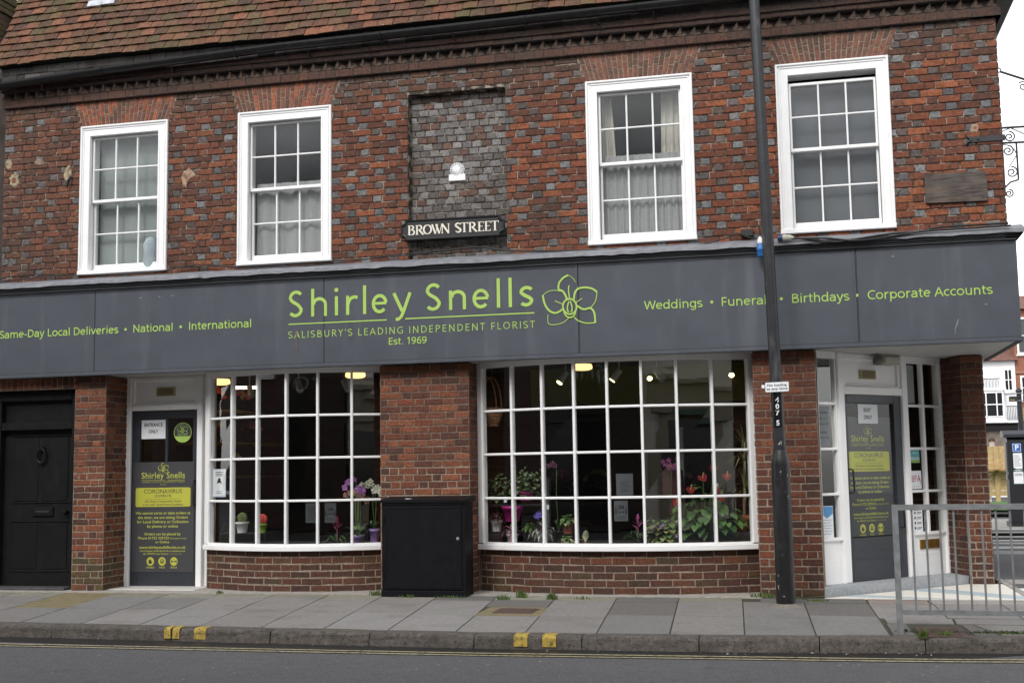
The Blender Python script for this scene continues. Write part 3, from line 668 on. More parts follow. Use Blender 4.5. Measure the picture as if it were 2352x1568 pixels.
# ---- first-floor sash windows
def sash_window(i, x0, x1, drop=0.0):
    z0, z1 = WZ0, WZ1
    mb = MB(); T = front(0)
    c = .118; mid = 4.545
    # casing with moulded outer edge
    for (a,b,cc,d) in ((x0,x0+c,z0+.05,z1),(x1-c,x1,z0+.05,z1),(x0+c,x1-c,z1-c,z1)):
        mb.box(T, a, b, cc, d, -.2, .018, 0)
    o = .024
    for (a,b,cc,d) in ((x0,x0+o,z0+.05,z1),(x1-o,x1,z0+.05,z1),(x0+o,x1-o,z1-o,z1)): mb.box(T, a, b, cc, d, .018, .036, 0, bev=.006)
    p = .036
    for (a,b,cc,d) in ((x0+p,x0+p+.012,z0+.05,z1-p),(x1-p-.012,x1-p,z0+.05,z1-p),(x0+p+.012,x1-p-.012,z1-p-.012,z1-p)): mb.box(T, a, b, cc, d, .018, .027, 0, bev=.003)
    q = c-.016
    for (a,b,cc,d) in ((x0+q,x0+c+.008,z0+.05,z1-q),(x1-c-.008,x1-q,z0+.05,z1-q),(x0+c+.008,x1-c-.008,z1-c-.008,z1-q)): mb.box(T, a, b, cc, d, -.02, .026, 0, bev=.004)
    w_ = mb.build("sash_window", WHITE, shop)
    ix0, ix1, iz1 = x0+c+.008, x1-c-.008, z1-c-.008
    def sash(nm, a, b, y, railt, railb):
        m = MB(); T2 = front(y); st = .026
        m.box(T2, ix0+.002, ix0+st, a, b, -.035, 0, 0, bev=.004); m.box(T2, ix1-st, ix1-.002, a, b, -.035, 0, 0, bev=.004)
        m.box(T2, ix0+st, ix1-st, b-railt, b, -.035, -.001, 0, bev=.004); m.box(T2, ix0+st, ix1-st, a, a+railb, -.035, -.001, 0, bev=.004)
        ga, gb = a+railb, b-railt; W = ix1-ix0-2*st
        for k in (1,2): m.box(T2, ix0+st+W*k/3-.009, ix0+st+W*k/3+.009, ga, gb, -.03, -.004, 0, bev=.005)
        for k in range(3): m.box(T2, ix0+st+W*k/3+(.009 if k else 0), ix0+st+W*(k+1)/3-(.009 if k < 2 else 0), (ga+gb)/2-.009, (ga+gb)/2+.009, -.03, -.006, 0, bev=.005)
        s_ = m.build(nm, WHITE, w_)
        m = MB(); yg = y+.018
        gw = lambda u, v: front(yg)(u, v, 0)
        for k in range(3):
            for (va, vb) in ((ga,(ga+gb)/2),((ga+gb)/2,gb)):
                t = rnd.uniform(-.0015,.0015); ua, ub = ix0+st+W*k/3, ix0+st+W*(k+1)/3
                m.add([front(yg+t)(ua,va,0),front(yg-t)(ub,va,0),front(yg-t*.5)(ub,vb,0),front(yg+t)(ua,vb,0)], [(0,1,2,3)], 0)
        m.build("pane", OLDGLASS, w_)
    sash("upper_sash", mid-.018, iz1-drop, .035, .03, .036)
    sash("lower_sash", z0+.055, mid+.018, .085, .034, .075)
    mb = MB(); mb.box(T, x0-.004, x1+.004, z0, z0+.05, -.2, .045, 0, bev=.006); mb.build("window_sill", WHITE, w_)
    return w_
for i, (a, b) in enumerate(WINS): sash_window(i, a, b, .07 if i == 3 else 0)
# first-floor rooms
mb = MB()
mb.box(UP, XL+.21, XR-.21, .3, 5.0, 3.2, 3.3, 0); mb.box(UP, XL+.21, XR-.21, .3, 5.0, 5.75, 5.85, 0); mb.box(UP, XL+.21, XR-.21, 5.0, 5.1, 3.3, 5.75, 0)
for x in (2.35,4.4,6.4,8.4): mb.box(UP, x, x+.1, .3, 5, 3.3, 5.75, 0)
mb.box(UP, XR-.3, XR-.21, .3, 5, 3.3, 5.75, 0)
mb.build("upper_room", WINDARK, shop)
def drape(x0, x1, z0, z1, y, folds, amp, lean=0.0, gather=1.0):
    m = MB(); n = folds*8; rows = 12; P = []
    for j in range(rows+1):
        t = j/rows; z = lerp(z0, z1, t)
        for i in range(n+1):
            s_ = i/n; a = x0 + (x1-x0)*(s_*lerp(1, gather, t) if lean >= 0 else 1-(1-s_)*lerp(1, gather, t))
            P.append((a + .006*math.sin(s_*37+t*3), y + amp*math.sin(s_*folds*2*math.pi+.8*math.sin(t*2+s_*5))*(1-.35*t), z+.004*math.sin(s_*folds*6.28)*(1 if j in (0,rows) else 0)))
    fs = [(j*(n+1)+i, j*(n+1)+i+1, (j+1)*(n+1)+i+1, (j+1)*(n+1)+i) for j in range(rows) for i in range(n)]
    m.add(P, fs, 0, smooth=True); return m
solo(drape(2.90,3.78,3.74,4.64,.17,5,.020), "net_curtain", NET, "plain net half-curtain behind the lower sash of the second window from the left", "curtain")
solo(drape(6.96,7.84,3.74,4.66,.17,11,.016), "net_curtain", NET, "deeply pleated net half-curtain behind the sash window left of the lamp post", "curtain")
solo(drape(6.94,7.15,3.74,5.36,.23,4,.02,1,.55), "curtain", CURTAIN, "cream curtain at the left side of the window with the pleated net", "curtain", "cream curtains of one window")
solo(drape(7.56,7.86,3.74,5.36,.23,4,.024,-1,.85), "curtain", CURTAIN, "cream curtain at the right side of the window with the pleated net", "curtain", "cream curtains of one window")
mb = MB(); mb.box(front(.2), .86, 1.72, 3.70, 5.36, -.004, .0, 0); solo(mb, "roller_blind", BLIND_G, "pale greenish blind filling the leftmost upstairs window", "blind", "blinds upstairs")
mb = MB(); mb.box(front(.2), 8.97, 9.82, 3.70, 5.25, -.004, .0, 0); solo(mb, "roller_blind", BLIND_D, "plain dark grey blind filling the upstairs window right of the lamp post", "blind", "blinds upstairs")
mb = MB(); mb.lathe((1.565,.155,3.72), [(.07,0),(.10,.08),(.085,.2),(.095,.28),(.06,.36),(.01,.39)], 0, 14); solo(mb, "folded_cloth", CLOTHB, "pale blue cloth bundle behind the lower right pane of the leftmost upstairs window", "cloth")

# ---- fascia and lead capping
FZ0, FZ1, FY = 2.475, 3.445, -.155
sign = thing("shop_sign", "long slate grey shop fascia with lime lettering Shirley Snells and an orchid", "sign")
SE = [-.9,1.035,3.865,6.719,9.543,11.055]
for a, b in zip(SE, SE[1:]):
    mb = MB(); t = rnd.uniform(0,.002); mb.box(front(FY+.03), a+.006, b-.006, FZ0+.02, FZ1, -.06, .03-t, 0, bev=.003)
    mb.build("sign_panel", FASCIA, sign)
mb = MB()
mb.box(front(FY+.03), SE[0], 11.055, FZ0+.0, FZ1, -.10, .0, 0)
for x in SE[1:-1]: mb.box(front(FY+.03), x-.005, x+.005, FZ0+.02, FZ1, .0, .024, 0)
for x in (6.705, 9.527): mb.box(front(FY), x-.012, x+.006, FZ0+.03, FZ1-.002, -.001, .006, 1)
mb.box(front(FY), SE[0], 11.062, FZ0-.018, FZ0+.022, -.03, .014, 1, bev=.006)
mb.box(front(FY), SE[0], 11.062, FZ0+.0225, FZ0+.032, -.02, .006, 0)
Ts, L_ = along((11.055,FY),(11.055,2.2)); mb.box(Ts, 0, L_, FZ0+.02, FZ1, -.03, 0, 1); mb.box(Ts, -.01, L_, FZ0-.018, FZ0+.02, -.03, .012, 0)
mb.build("sign_frame", [FASCIA_DK, FASCIA], sign)
mb = MB()
for (v0, v1, w) in ((3.447,3.462,.012),(3.462,3.482,.028),(3.482,3.502,.045),(3.502,3.525,.062)):
    mb.box(front(FY), SE[0], 11.055+w, v0, v1, -.2, w, 0, bev=.004)
    Ts, L_ = along((11.055,FY-w),(11.055,2.2)); mb.box(Ts, 0, L_, v0, v1, -.1, w, 0)
mb.tube([(SE[0],FY-.034,3.452),(11.05,FY-.034,3.452)], .006, 0, 6)
mb.build("sign_cornice", FASCIA_DK, sign)
mb = MB(); LJ = [-.9,.85,2.4,3.42,4.9,6.9,8.35,9.95,11.13]
for i, (a, b) in enumerate(zip(LJ, LJ[1:])):
    n = 14; P = []; lo = .002*(i % 2)
    for k in range(n+1):
        x = lerp(a-.01, b+.012, k/n); j = rnd.uniform(-.004,.004)
        P += [(x,.004,3.628+j*.5),(x,-.06,3.605+j),(x,FY-.055-lo,3.556+j),(x,FY-.076-lo,3.545+j),(x,FY-.079-lo,3.512+j*1.5+rnd.uniform(-.004,.004)),(x,FY-.06-lo,3.512)]
    mb.add(P, [(k*6+q, (k+1)*6+q, (k+1)*6+q+1, k*6+q+1) for k in range(n) for q in range(5)], 0)
mb.box(UP, 11.0, 11.13, -.15, 2.2, 3.527, 3.55, 0)
mb.build("lead_flashing", LEAD, sign)
mb = MB(); T = front(FY-.0015)
# main lettering drawn as strokes
ST = .0365; base, xh, cap = 3.022, .213, .297
def letters_main():
    r_ = [0]
    def R_(pts, wd=ST, closed=False):
        r_[0] += 1; ribbon(mb, T, pts, wd, .001+.00012*r_[0], 0, closed)
    def S_(x, w, h):
        cx = x+w/2; q = h/4
        up = arc(cx+.004, base+h*.735-ST*.25, w/2-ST*.42, h*.265-ST*.25, 35, 180, 12)
        lowr = arc(cx-.004, base+h*.262+ST*.25, w/2-ST*.42, h*.262-ST*.25, 0, -145, 12)
        m = smooth([up[-1], (cx-w*.22, base+h*.585), (cx+w*.16, base+h*.45), lowr[0]], 5)
        R_(up[:-1] + m + lowr[1:])
    def n_(x, w):
        R_([(x+ST/2, base),(x+ST/2, base+xh-.004)]); R_([(x+ST*.9, base+xh*.62)] + arc(x+w*.52, base+xh*.60, w*.48-ST/2, xh*.40-ST/2, 150, 0, 12) + [(x+w-ST/2, base)])
    def e_(x, w):
        cx = x+w/2; R_([(x+ST*.6, base+xh*.52),(x+w-ST*.35, base+xh*.52)], ST*.82); R_(arc(cx, base+xh/2, w/2-ST/2, xh/2-ST/2, 8, 318, 24))
    S_(3.448, .168, .30)
    R_([(3.733,base),(3.733,base+cap+.012)]); R_([(3.745,base+xh*.62)] + arc(3.812, base+xh*.60, .072, xh*.40-ST/2, 150, 0, 12) + [(3.884,base)])
    R_([(4.013,base),(4.013,base+xh)]); mb.prism(T, [(4.013+.024*math.cos(a*.3927), base+.283+.024*math.sin(a*.3927)) for a in range(16)], .001, .0025, 0)
    R_([(4.145,base),(4.145,base+xh)]); R_([(4.150,base+xh*.55)] + arc(4.225, base+xh*.55, .072, xh*.45-ST/2, 165, 62, 8), ST)
    R_([(4.342,base),(4.342,base+.317)])
    e_(4.425, .182)
    R_([(4.680,base+xh),(4.775,base+.012)]); R_([(4.866,base+xh)] + [(4.79,base+.01),(4.765,base-.045),(4.735,base-.072),(4.70,base-.074)])
    S_(5.043, .172, .30)
    n_(5.305, .190)
    e_(5.568, .186)
    R_([(5.855,base),(5.855,base+.317)]); R_([(5.985,base),(5.985,base+.317)])
    # small s
    x, w, h = 6.085, .152, xh+.004; cx = x+w/2
    up = arc(cx+.004, base+h*.74-ST*.2, w/2-ST*.42, h*.26-ST*.24, 30, 185, 10); lo = arc(cx-.004, base+h*.27+ST*.2, w/2-ST*.42, h*.27-ST*.24, 5, -145, 10)
    R_(up[:-1] + smooth([up[-1],(cx-w*.15,base+h*.56),(cx+w*.16,base+h*.45),lo[0]],4) + lo[1:])
letters_main()
mb.box(T, 3.447, 4.597, 2.940, 2.953, .0, .0012, 0); mb.box(T, 4.808, 6.244, 2.943, 2.956, .0, .0012, 0)
stroke_text(mb, "SALISBURY’S LEADING INDEPENDENT FLORIST", T, 3.447, 2.789, .077, 2.797, .105, .16)
stroke_text(mb, "Est. 1969", T, 4.617, 2.673, .075, .43, .14)
for s_, a, b in (("Same-Day Local Deliveries",-.212,1.338),("National",1.531,2.030),("International",2.233,2.998)):
    stroke_text(mb, s_, T, a, 2.935, .090, b-a, .135)
for s_, a, b in (("Weddings",7.418,8.006),("Funerals",8.204,8.715),("Birthdays",8.907,9.461),("Corporate Accounts",9.648,10.809)):
    stroke_text(mb, s_, T, a, 2.928, .092, b-a, .125)
for x in (1.434,2.130,8.106,8.803,9.540): mb.prism(T, [(x+.016*math.cos(a*.3927), 2.976+.016*math.sin(a*.3927)) for a in range(16)], .0, .0015, 0)
mb.build("lettering", LIME, sign)
mb = MB(); ribbon(mb, T, [(10.485,2.70),(10.47,2.645),(10.445,2.59)], [.004,.016,.006], .0004); ribbon(mb, T, [(10.455,2.585),(10.44,2.54)], [.006,.002], .0004)
for x, z in ((1.62,3.33),(1.86,3.335),(2.02,3.34),(9.9,3.35),(10.75,2.83)): mb.prism(T, [(x+.02*math.cos(a*.7)*rnd.uniform(.6,1.2), z+.008*math.sin(a*.7)*rnd.uniform(.6,1.2)) for a in range(9)], .0, .0003, 0)
mb.build("scuff_marks", M("scuffed_paint", (.30,.31,.32), .8, noise=(60,.5,1.2)), sign)
mb = MB(); ribbon(mb, T, smooth([(3.535,2.875),(3.54,2.82),(3.538,2.76),(3.545,2.66),(3.56,2.58)], 3), [.006]+[.02]*4+[.016]*4+[.010]*4, .0022); mb.build("rust_run", M("rust_run", (.17,.13,.11), .8, noise=(40,.5,1.3)), sign)
mb = MB(); orchid(mb, T, 6.627, 2.995, 1.0, .004); mb.build("orchid_logo", LIME, sign)

# ---- ground-floor brick piers
def pier(name_mats, foot, faces, zt=2.46, phase=0, dark=0.0, moss=0.0):
    m = MB(); m.prism(UP, foot, 0, 1.36, 1); m.prism(UP, foot, 1.3601, zt, 2)
    for (p0, p1) in faces:
        T, L_ = along(p0, p1)
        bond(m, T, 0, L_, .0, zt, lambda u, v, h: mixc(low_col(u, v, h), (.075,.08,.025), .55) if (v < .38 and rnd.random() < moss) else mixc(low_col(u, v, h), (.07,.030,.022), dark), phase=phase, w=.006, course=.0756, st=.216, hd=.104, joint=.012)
    return m.build("brick_pier", name_mats, shop)
PM = [BRICK, MORTAR_PALE, M("worn_mortar", (.20,.15,.115), .95, noise=(22,.5,1.25), layers=[(6,.55,.7,(.35,.28,.21),.6)])]
pier(PM, [(.70,0),(1.10,0),(1.085,.62),(.70,.62)], [((.70,0),(1.10,0)),((1.10,0),(1.085,.62))], moss=.55)
pier(PM, [(4.462,0),(5.468,0),(5.468,.45),(4.462,.45)], [((4.462,0),(5.468,0)),((5.468,0),(5.468,.34)),((4.462,.45),(4.462,0))], phase=.05)
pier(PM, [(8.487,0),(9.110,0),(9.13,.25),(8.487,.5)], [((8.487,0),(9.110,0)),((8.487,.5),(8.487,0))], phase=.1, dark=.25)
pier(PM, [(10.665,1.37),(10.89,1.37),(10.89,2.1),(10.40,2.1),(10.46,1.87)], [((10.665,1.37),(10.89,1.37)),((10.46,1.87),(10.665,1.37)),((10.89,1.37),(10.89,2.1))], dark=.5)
mb = MB(); T = front(0); mb.box(T, -1.2, .70, 2.33, 2.465, -.3, .0, 1)      # soldier course over the house door
u = -1.2
while u < .69: brick(mb, T, u+.005, u+.07, 2.335, 2.46, .006, jit(rnd.choice(LOWREDS),.15)); u += .0755
mb.build("door_lintel", [BRICK, MORTAR_PALE], shop)
mb = MB(); mb.box(UP, -1.3, -.60, -.0, .6, 0, 2.33, 1); mb.build("brick_pier", [BRICK, MORTAR_PALE], shop)

# ---- bow windows
def bow(x0, x1, ye, sag, cols, rows=4):
    yc = lambda x: ye - sag*(1-((x-(x0+x1)/2)/((x1-x0)/2))**2)
    zs, zt = .515, 2.44
    # stall riser
    T = lambda u, v, w: (u, yc(u)+.045-w, v)
    m = MB(); n = 24
    for k in range(n):
        a, b = lerp(x0,x1,k/n), lerp(x0,x1,(k+1)/n); m.quad(T(a,0,0),T(b,0,0),T(b,.46,0),T(a,.46,0),1)
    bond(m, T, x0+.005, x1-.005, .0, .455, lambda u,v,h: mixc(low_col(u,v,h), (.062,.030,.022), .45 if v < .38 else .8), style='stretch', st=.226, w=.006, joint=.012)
    m.build("stall_riser", [BRICK, MORTAR_PALE], shop)
    # frame
    m = MB(); jb = .062; X = [lerp(x0+jb, x1-jb, k/cols) for k in range(cols+1)]
    for k in range(cols):
        a, b = X[k], X[k+1]; Tp, L_ = along((a,yc(a)),(b,yc(b)))
        for r in range(1, rows):
            z = lerp(zs+.01, zt-.025, r/rows); m.box(Tp, .012, L_-.012, z-.0135, z+.0135, -.04, -.003, 0, bev=.006)
        m.box(Tp, -.0, L_, zt-.025, zt+.04, -.06, .012, 0); m.box(Tp, 0, L_, zs-.01, zs+.01, -.06, .004, 0)
    for k in range(1, cols):
        x = X[k]; d = (yc(x+.05)-yc(x-.05))/.1; ln = math.hypot(1,d); Tp, _ = along((x-.5/ln, yc(x)-.5*d/ln),(x+.5/ln, yc(x)+.5*d/ln))
        m.box(Tp, .5-.0145, .5+.0145, zs, zt, -.055, .008, 0, bev=.007)
    for (a, b, s_) in ((x0,X[0],1),(X[-1],x1,-1)):
        Tp, L_ = along((a,yc(a)),(b,yc(b))); m.box(Tp, -.0, L_, zs-.0, zt+.03, -.07, .014, 0, bev=.005)
        m.box(Tp, .03 if s_ > 0 else -.005, L_+.005 if s_ > 0 else L_-.03, zs, zt, -.02, .004, 0)
    w_ = m.build("bow_window", WHITE, shop)
    m = MB()
    for k in range(n):
        a, b = lerp(x0-.01,x1+.01,k/n), lerp(x0-.01,x1+.01,(k+1)/n); q = []
        for x in (a, b):
            xx = max(x0,min(x1,x)); y = yc(xx)
            q.append([(x,y+.1,.505),(x,y-.03,.503),(x,y-.036,.497),(x,y-.036,.452),(x,y-.030,.446),(x,y+.1,.446)])
        m.add(q[0]+q[1], [(i,6+i,6+i+1,i+1) for i in range(5)], 0)
    m.build("window_sill", WHITE, w_)
    for k in range(cols):
        for r in range(rows):
            a, b = X[k], X[k+1]; Tp, L_ = along((a,yc(a)),(b,yc(b))); t = rnd.uniform(-.0012,.0012); t2 = rnd.uniform(-.0012,.0012)
            za, zb = lerp(zs+.01, zt-.025, r/rows), lerp(zs+.01, zt-.025, (r+1)/rows)
            m = MB(); m.add([Tp(0,za,-.022+t),Tp(L_,za,-.022-t),Tp(L_,zb,-.022-t2),Tp(0,zb,-.022+t2)], [(0,1,2,3)], 0)
            m.build("pane", SHOPGLASS, w_)
    # display board behind the glass
    m = MB()
    for k in range(n):
        a, b = lerp(x0,x1,k/n), lerp(x0,x1,(k+1)/n); m.quad((a,yc(a)+.05,.49),(b,yc(b)+.05,.49),(b,1.15,.49),(a,1.15,.49),0); m.quad((a,yc(a)+.12,2.47),(a,1.0,2.5),(b,1.0,2.5),(b,yc(b)+.12,2.47),1)
    m.box(UP, x0, x1, 1.15, 1.2, .0, .49, 0)
    m.build("display_board", [M("display_board_paint", (.05,.048,.046), .6), CEIL], w_)
    return w_
bow(2.195, 4.505, .35, .36, 6)
bow(5.478, 8.478, .33, .37, 8)

# ---- soffit under the fascia
mb = MB()
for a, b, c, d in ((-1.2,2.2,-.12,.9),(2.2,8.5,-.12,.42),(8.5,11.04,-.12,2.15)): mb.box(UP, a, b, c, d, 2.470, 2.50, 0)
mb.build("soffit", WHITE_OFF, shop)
# ---- shop interior
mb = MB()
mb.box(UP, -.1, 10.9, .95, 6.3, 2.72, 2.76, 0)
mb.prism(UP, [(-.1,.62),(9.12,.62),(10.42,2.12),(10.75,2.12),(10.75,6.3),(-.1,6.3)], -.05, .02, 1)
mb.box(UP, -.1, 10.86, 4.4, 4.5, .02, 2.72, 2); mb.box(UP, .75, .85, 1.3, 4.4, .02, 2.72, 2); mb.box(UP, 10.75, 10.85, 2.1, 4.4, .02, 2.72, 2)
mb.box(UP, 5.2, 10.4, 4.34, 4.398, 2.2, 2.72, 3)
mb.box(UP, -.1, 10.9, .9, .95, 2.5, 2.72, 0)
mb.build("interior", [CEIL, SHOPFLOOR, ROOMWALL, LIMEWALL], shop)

# ---- entrance door (left)
T = front(.5)
mb = MB()
mb.box(T, 1.062, 1.145, .0, 2.47, -.06, .03, 0, bev=.006); mb.box(T, 2.012, 2.085, .0, 2.47, -.06, .03, 0, bev=.006)
mb.box(T, 1.145, 2.012, 2.072, 2.135, -.06, .028, 0, bev=.006); mb.box(T, 1.145, 2.012, 2.135, 2.47, -.05, -.012, 0)
for (a,b,c,d) in ((1.145,1.185,2.135,2.47),(1.972,2.012,2.135,2.47),(1.185,1.972,2.135,2.165),(1.185,1.972,2.42,2.47)): mb.box(T, a, b, c, d, -.012, .012, 0, bev=.008)
mb.box(T, 2.085, 2.20, .0, 2.47, -.1, -.03, 0)
df = mb.build("door_frame", WHITE, shop)
mb = MB(); mb.box(T, 1.465, 1.713, 2.240, 2.346, -.01, .006, 0, bev=.004)
for k in range(6): mb.box(T, 1.49, 1.69, 2.255+.013*k, 2.262+.013*k, .006, .009, 1)
mb.build("vent", [VENTM, M("vent_slot", (.15,.13,.06), .8)], df)
mb = MB()
for (a,b,c,d) in ((1.15,1.252,.01,2.068),(1.948,2.008,.01,2.068),(1.252,1.948,1.972,2.068),(1.252,1.948,.01,1.46),(1.588,1.622,1.46,1.972)): mb.box(T, a, b, c, d, -.045, 0, 0, bev=.004)
d1 = mb.build("door", DOORGREY, shop)
mb = MB(); mb.quad(T(1.252,1.46,-.027),T(1.948,1.46,-.027),T(1.948,1.972,-.027),T(1.252,1.972,-.027)); mb.build("pane", SHOPGLASS, d1)
mb = MB(); mb.tube([T(1.99,1.235,.0),T(1.99,1.235,.045),T(1.99,1.20,.055),T(1.99,.985,.055),T(1.99,.95,.045),T(1.99,.95,0)], .011, 0, 8)
mb.box(T, 1.978, 2.002, 1.215, 1.255, 0, .008, 0); mb.box(T, 1.978, 2.002, .93, .97, 0, .008, 0); mb.build("handle", BLACK, d1)
mb = MB(); mb.box(UP, 1.09, 2.2, .1, .55, -.02, .012, 0, bev=.01); mb.build("doorstep", M("pale_step", (.62,.60,.57), .85, noise=(12,.85,1.06), layers=[(5,.6,.75,(.35,.33,.3),.4)]), shop)

def covid(mbs, T, k, u0, w0, tr=0):
    """print of the closure notice; k(u)->u, z in metres. mbs = (lime text MB, yellow panel MB, dark text MB)"""
    lt, yp, dt, ic = mbs
    c = (k(1.172)+k(1.975))/2; W = k(1.975)-k(1.172)
    f = W/.803
    orchid(lt, T, c, 1.372, .235*f, w0+.001, 0, 1.5)
    text(lt, "Shirley Snells", T, c, 1.268, .070, .565*f, w0+.001, 0, 'C', bold=.012, spacing=1.08)
    lt.box(T, c-.282*f, c+.02*f, 1.243, 1.2475, w0, w0+.001, 0); lt.box(T, c+.06*f, c+.282*f, 1.243, 1.2475, w0, w0+.001, 0)
    text(lt, "SALISBURY’S LEADING INDEPENDENT FLORIST", T, c, 1.218, .015, .56*f, w0+.001, 0, 'C')
    text(lt, "Est. 1969", T, c, 1.188, .014, None, w0+.001, 0, 'C')
    pl = [(c+sx*(.357*f-.02)+.02*math.cos(math.radians(a)), zc+.02*math.sin(math.radians(a))) for sx, zc, a0 in ((1,1.138,0),(-1,1.138,90),(-1,.954,180),(1,.954,270)) for a in range(a0, a0+91, 30)]
    yp.prism(T, pl, w0, w0+.0012, 0)
    w1 = w0+.0012
    text(dt, "CORONAVIRUS", T, c, 1.092, .048, .495*f, w1+.001, 0, 'C', bold=.004)
    text(dt, "(COVID-19)", T, c, 1.048, .028, .215*f, w1+.001, 0, 'C', bold=.01)
    dt.box(T, c-.23*f, c+.23*f, 1.024, 1.0265, w1, w1+.001, 0)
    text(dt, "Our Shop is Temporarily Closed", T, c, .988, .021, .47*f, w1+.001, 0, 'C', bold=.012)
    text(dt, "in line with  Government Guidelines", T, c, .951, .021, .52*f, w1+.001, 0, 'C', bold=.012)
    for s_, z, h, w in (("We cannot serve or take orders at",.847,.030,.715),("the door, we are taking Orders",.795,.030,.65),("for Local Delivery or Collection",.745,.030,.67),("by phone or online",.693,.030,.40),
                        ("Orders can be placed by",.603,.028,.47),("or Online",.511,.026,.18),("www.shirleysnellsflorist.co.uk",.447,.030,.605),
                        ("Use Coupon Code florist10 at checkout and",.411,.019,.585)):
        text(lt, s_, T, c, z, h, w*f, w0+.001, 0, 'C', bold=.02)
    text(lt, "Phone 01722 329152", T, c-.315*f, .556, .028, .40*f, w0+.001, 0, 'L', bold=.02); text(lt, "(Card payment only)", T, c+.31*f, .558, .016, .215*f, w0+.001, 0, 'R', bold=.01)
    text(lt, "get 10%OFF your flowers", T, c-.25*f, .377, .019, .33*f, w0+.001, 0, 'L', bold=.015); text(lt, "(Online Orders Only)", T, c+.25*f, .379, .011, .15*f, w0+.001, 0, 'R')
    for i, s_ in enumerate(("HANDS","FACE","SPACE")):
        x = c + (i-1)*.152*f; z = .298
        ic[i].prism(T, [(x+.048*f*math.cos(a*.2618), z+.05*math.sin(a*.2618)) for a in range(24)], w0, w0+.0012, 0)
        text(lt, s_, T, x, .218, .020, None, w0+.001, 0, 'C', bold=.02)
        if i == 0:
            dt.prism(T, [(x-.018,z-.028),(x+.012,z-.03),(x+.024,z-.005),(x+.012,z+.008),(x-.002,z+.026),(x-.022,z+.012),(x-.026,z-.008)], w1, w1+.001, 0)
        elif i == 1:
            dt.prism(T, [(x+.024*math.cos(a*.5236), z+.002+.026*math.sin(a*.5236)) for a in range(12)], w1, w1+.001, 0); ic[i].prism(T, [(x+.012*math.cos(a*.5236), z+.006+.011*math.sin(a*.5236)) for a in range(12)], w1+.001, w1+.0014, 0)
        else:
            dt.box(T, x-.022, x+.022, z-.004, z+.004, w1, w1+.001, 0)
            for s2 in (-1,1):
                dt.prism(T, [(x+s2*.016,z-.014),(x+s2*.034,z),(x+s2*.016,z+.014)][::s2], w1+.0002, w1+.0013, 0); dt.box(T, x+s2*.034-.003, x+s2*.034+.003, z-.018, z+.018, w1, w1+.001, 0)
nb = thing("closure_notice", "grey printed closure board screwed to the entrance door, lime text and yellow box", "notice", T(1.57,.17,.0))
mb = MB(); mb.box(T, 1.172, 1.976, .172, 1.458, .001, .007, 0, bev=.002); mb.build("board", BOARD, nb)
A_, B_, C_, I_ = MB(), MB(), MB(), [MB(), MB(), MB()]; covid((A_,B_,C_,I_), T, lambda u: u, 0, .0075)
for q in I_: q.build("pictogram", YELLOW_LIME, nb)
A_.build("lettering", LIME_DULL, nb); B_.build("yellow_panel", YELLOW_LIME, nb); C_.build("dark_lettering", BOARD, nb)
pn = thing("paper_notice", "white sheet reading ENTRANCE ONLY taped inside the left door glass", "notice", T(1.42,1.74,-.02))
mb = MB(); mb.box(T, 1.262, 1.578, 1.737, 1.962, -.025, -.0235, 0); mb.build("sheet", PAPER, pn)
mb = MB(); text(mb, "ENTRANCE", T, 1.42, 1.885, .038, .24, -.022, 0, 'C', bold=.02); text(mb, "ONLY", T, 1.42, 1.805, .038, .125, -.022, 0, 'C', bold=.02); mb.build("lettering", INK, pn)
st = thing("round_sticker", "round lime and black orchid sticker on the entrance door glass", "sticker", T(1.80,1.69,-.02))
mb = MB(); mb.prism(T, [(1.802+.116*math.cos(a*.1963), 1.803+.118*math.sin(a*.1963)) for a in range(32)], -.0255, -.0245, 0); mb.build("rim", LIME, st)
mb = MB(); mb.prism(T, [(1.802+.108*math.cos(a*.1963), 1.803+.110*math.sin(a*.1963)) for a in range(33) if math.sin(a*.1963) > -.42], -.0245, -.0235, 0); mb.build("dark_field", BOARD, st)
mb = MB(); orchid(mb, T, 1.80, 1.826, .235, -.0225, 0, 1.4); text(mb, "Shirley Snells", T, 1.802, 1.772, .018, .12, -.0222, 0, 'C'); mb.build("orchid_print", LIME, st)

# ---- black house door (far left)
T = front(.15)
mb = MB()
mb.box(T, .585, .665, 0, 2.30, -.1, .03, 0, bev=.008); mb.box(T, -.46, -.37, 0, 2.30, -.1, .03, 0, bev=.008); mb.box(T, -.37, .585, 2.205, 2.325, -.1, .03, 0, bev=.01)
mb.box(T, -.37, .585, 1.875, 1.955, -.1, .02, 0, bev=.012); mb.box(T, -.37, .585, 1.86, 1.885, .0, .035, 0, bev=.008); mb.box(T, -.37, .585, 1.955, 2.205, -.1, -.05, 0)
mb.box(T, .665, .71, 0, 2.33, -.1, .09, 0); mb.box(T, -.55, -.46, 0, 2.33, -.1, .09, 0)
f3 = mb.build("door_frame", BLACKGLOSS, shop)
mb = MB(); mb.box(T, -.37, .585, .03, 1.86, -.1, -.055, 0)
for (a,b,c,d) in ((-.22,.10,.23,.77),(.16,.50,.23,.77),(-.22,.10,1.02,1.77),(.16,.50,1.02,1.77)):
    mb.box(T, a, b, c, d, -.056, -.047, 0, bev=.006)
for z in (1.79,1.005,.785,.205): mb.box(T, -.26, .53, z-.006, z+.006, -.056, -.04, 0, bev=.004)
d3 = mb.build("door", BLACKGLOSS, shop)
mb = MB(); mb.box(T, .045, .315, .845, .945, -.055, -.03, 0, bev=.008); mb.box(T, .085, .275, .878, .912, -.03, -.022, 1, bev=.006); mb.build("letter_plate", [BLACKGLOSS, BLACK], d3)
mb = MB(); mb.lathe(T(.155,1.64,-.055), [(.03,0),(.035,.03),(.02,.05)], 0, 12, ax=(Vector((1,0,0)),Vector((0,0,1)),Vector((0,-1,0))))
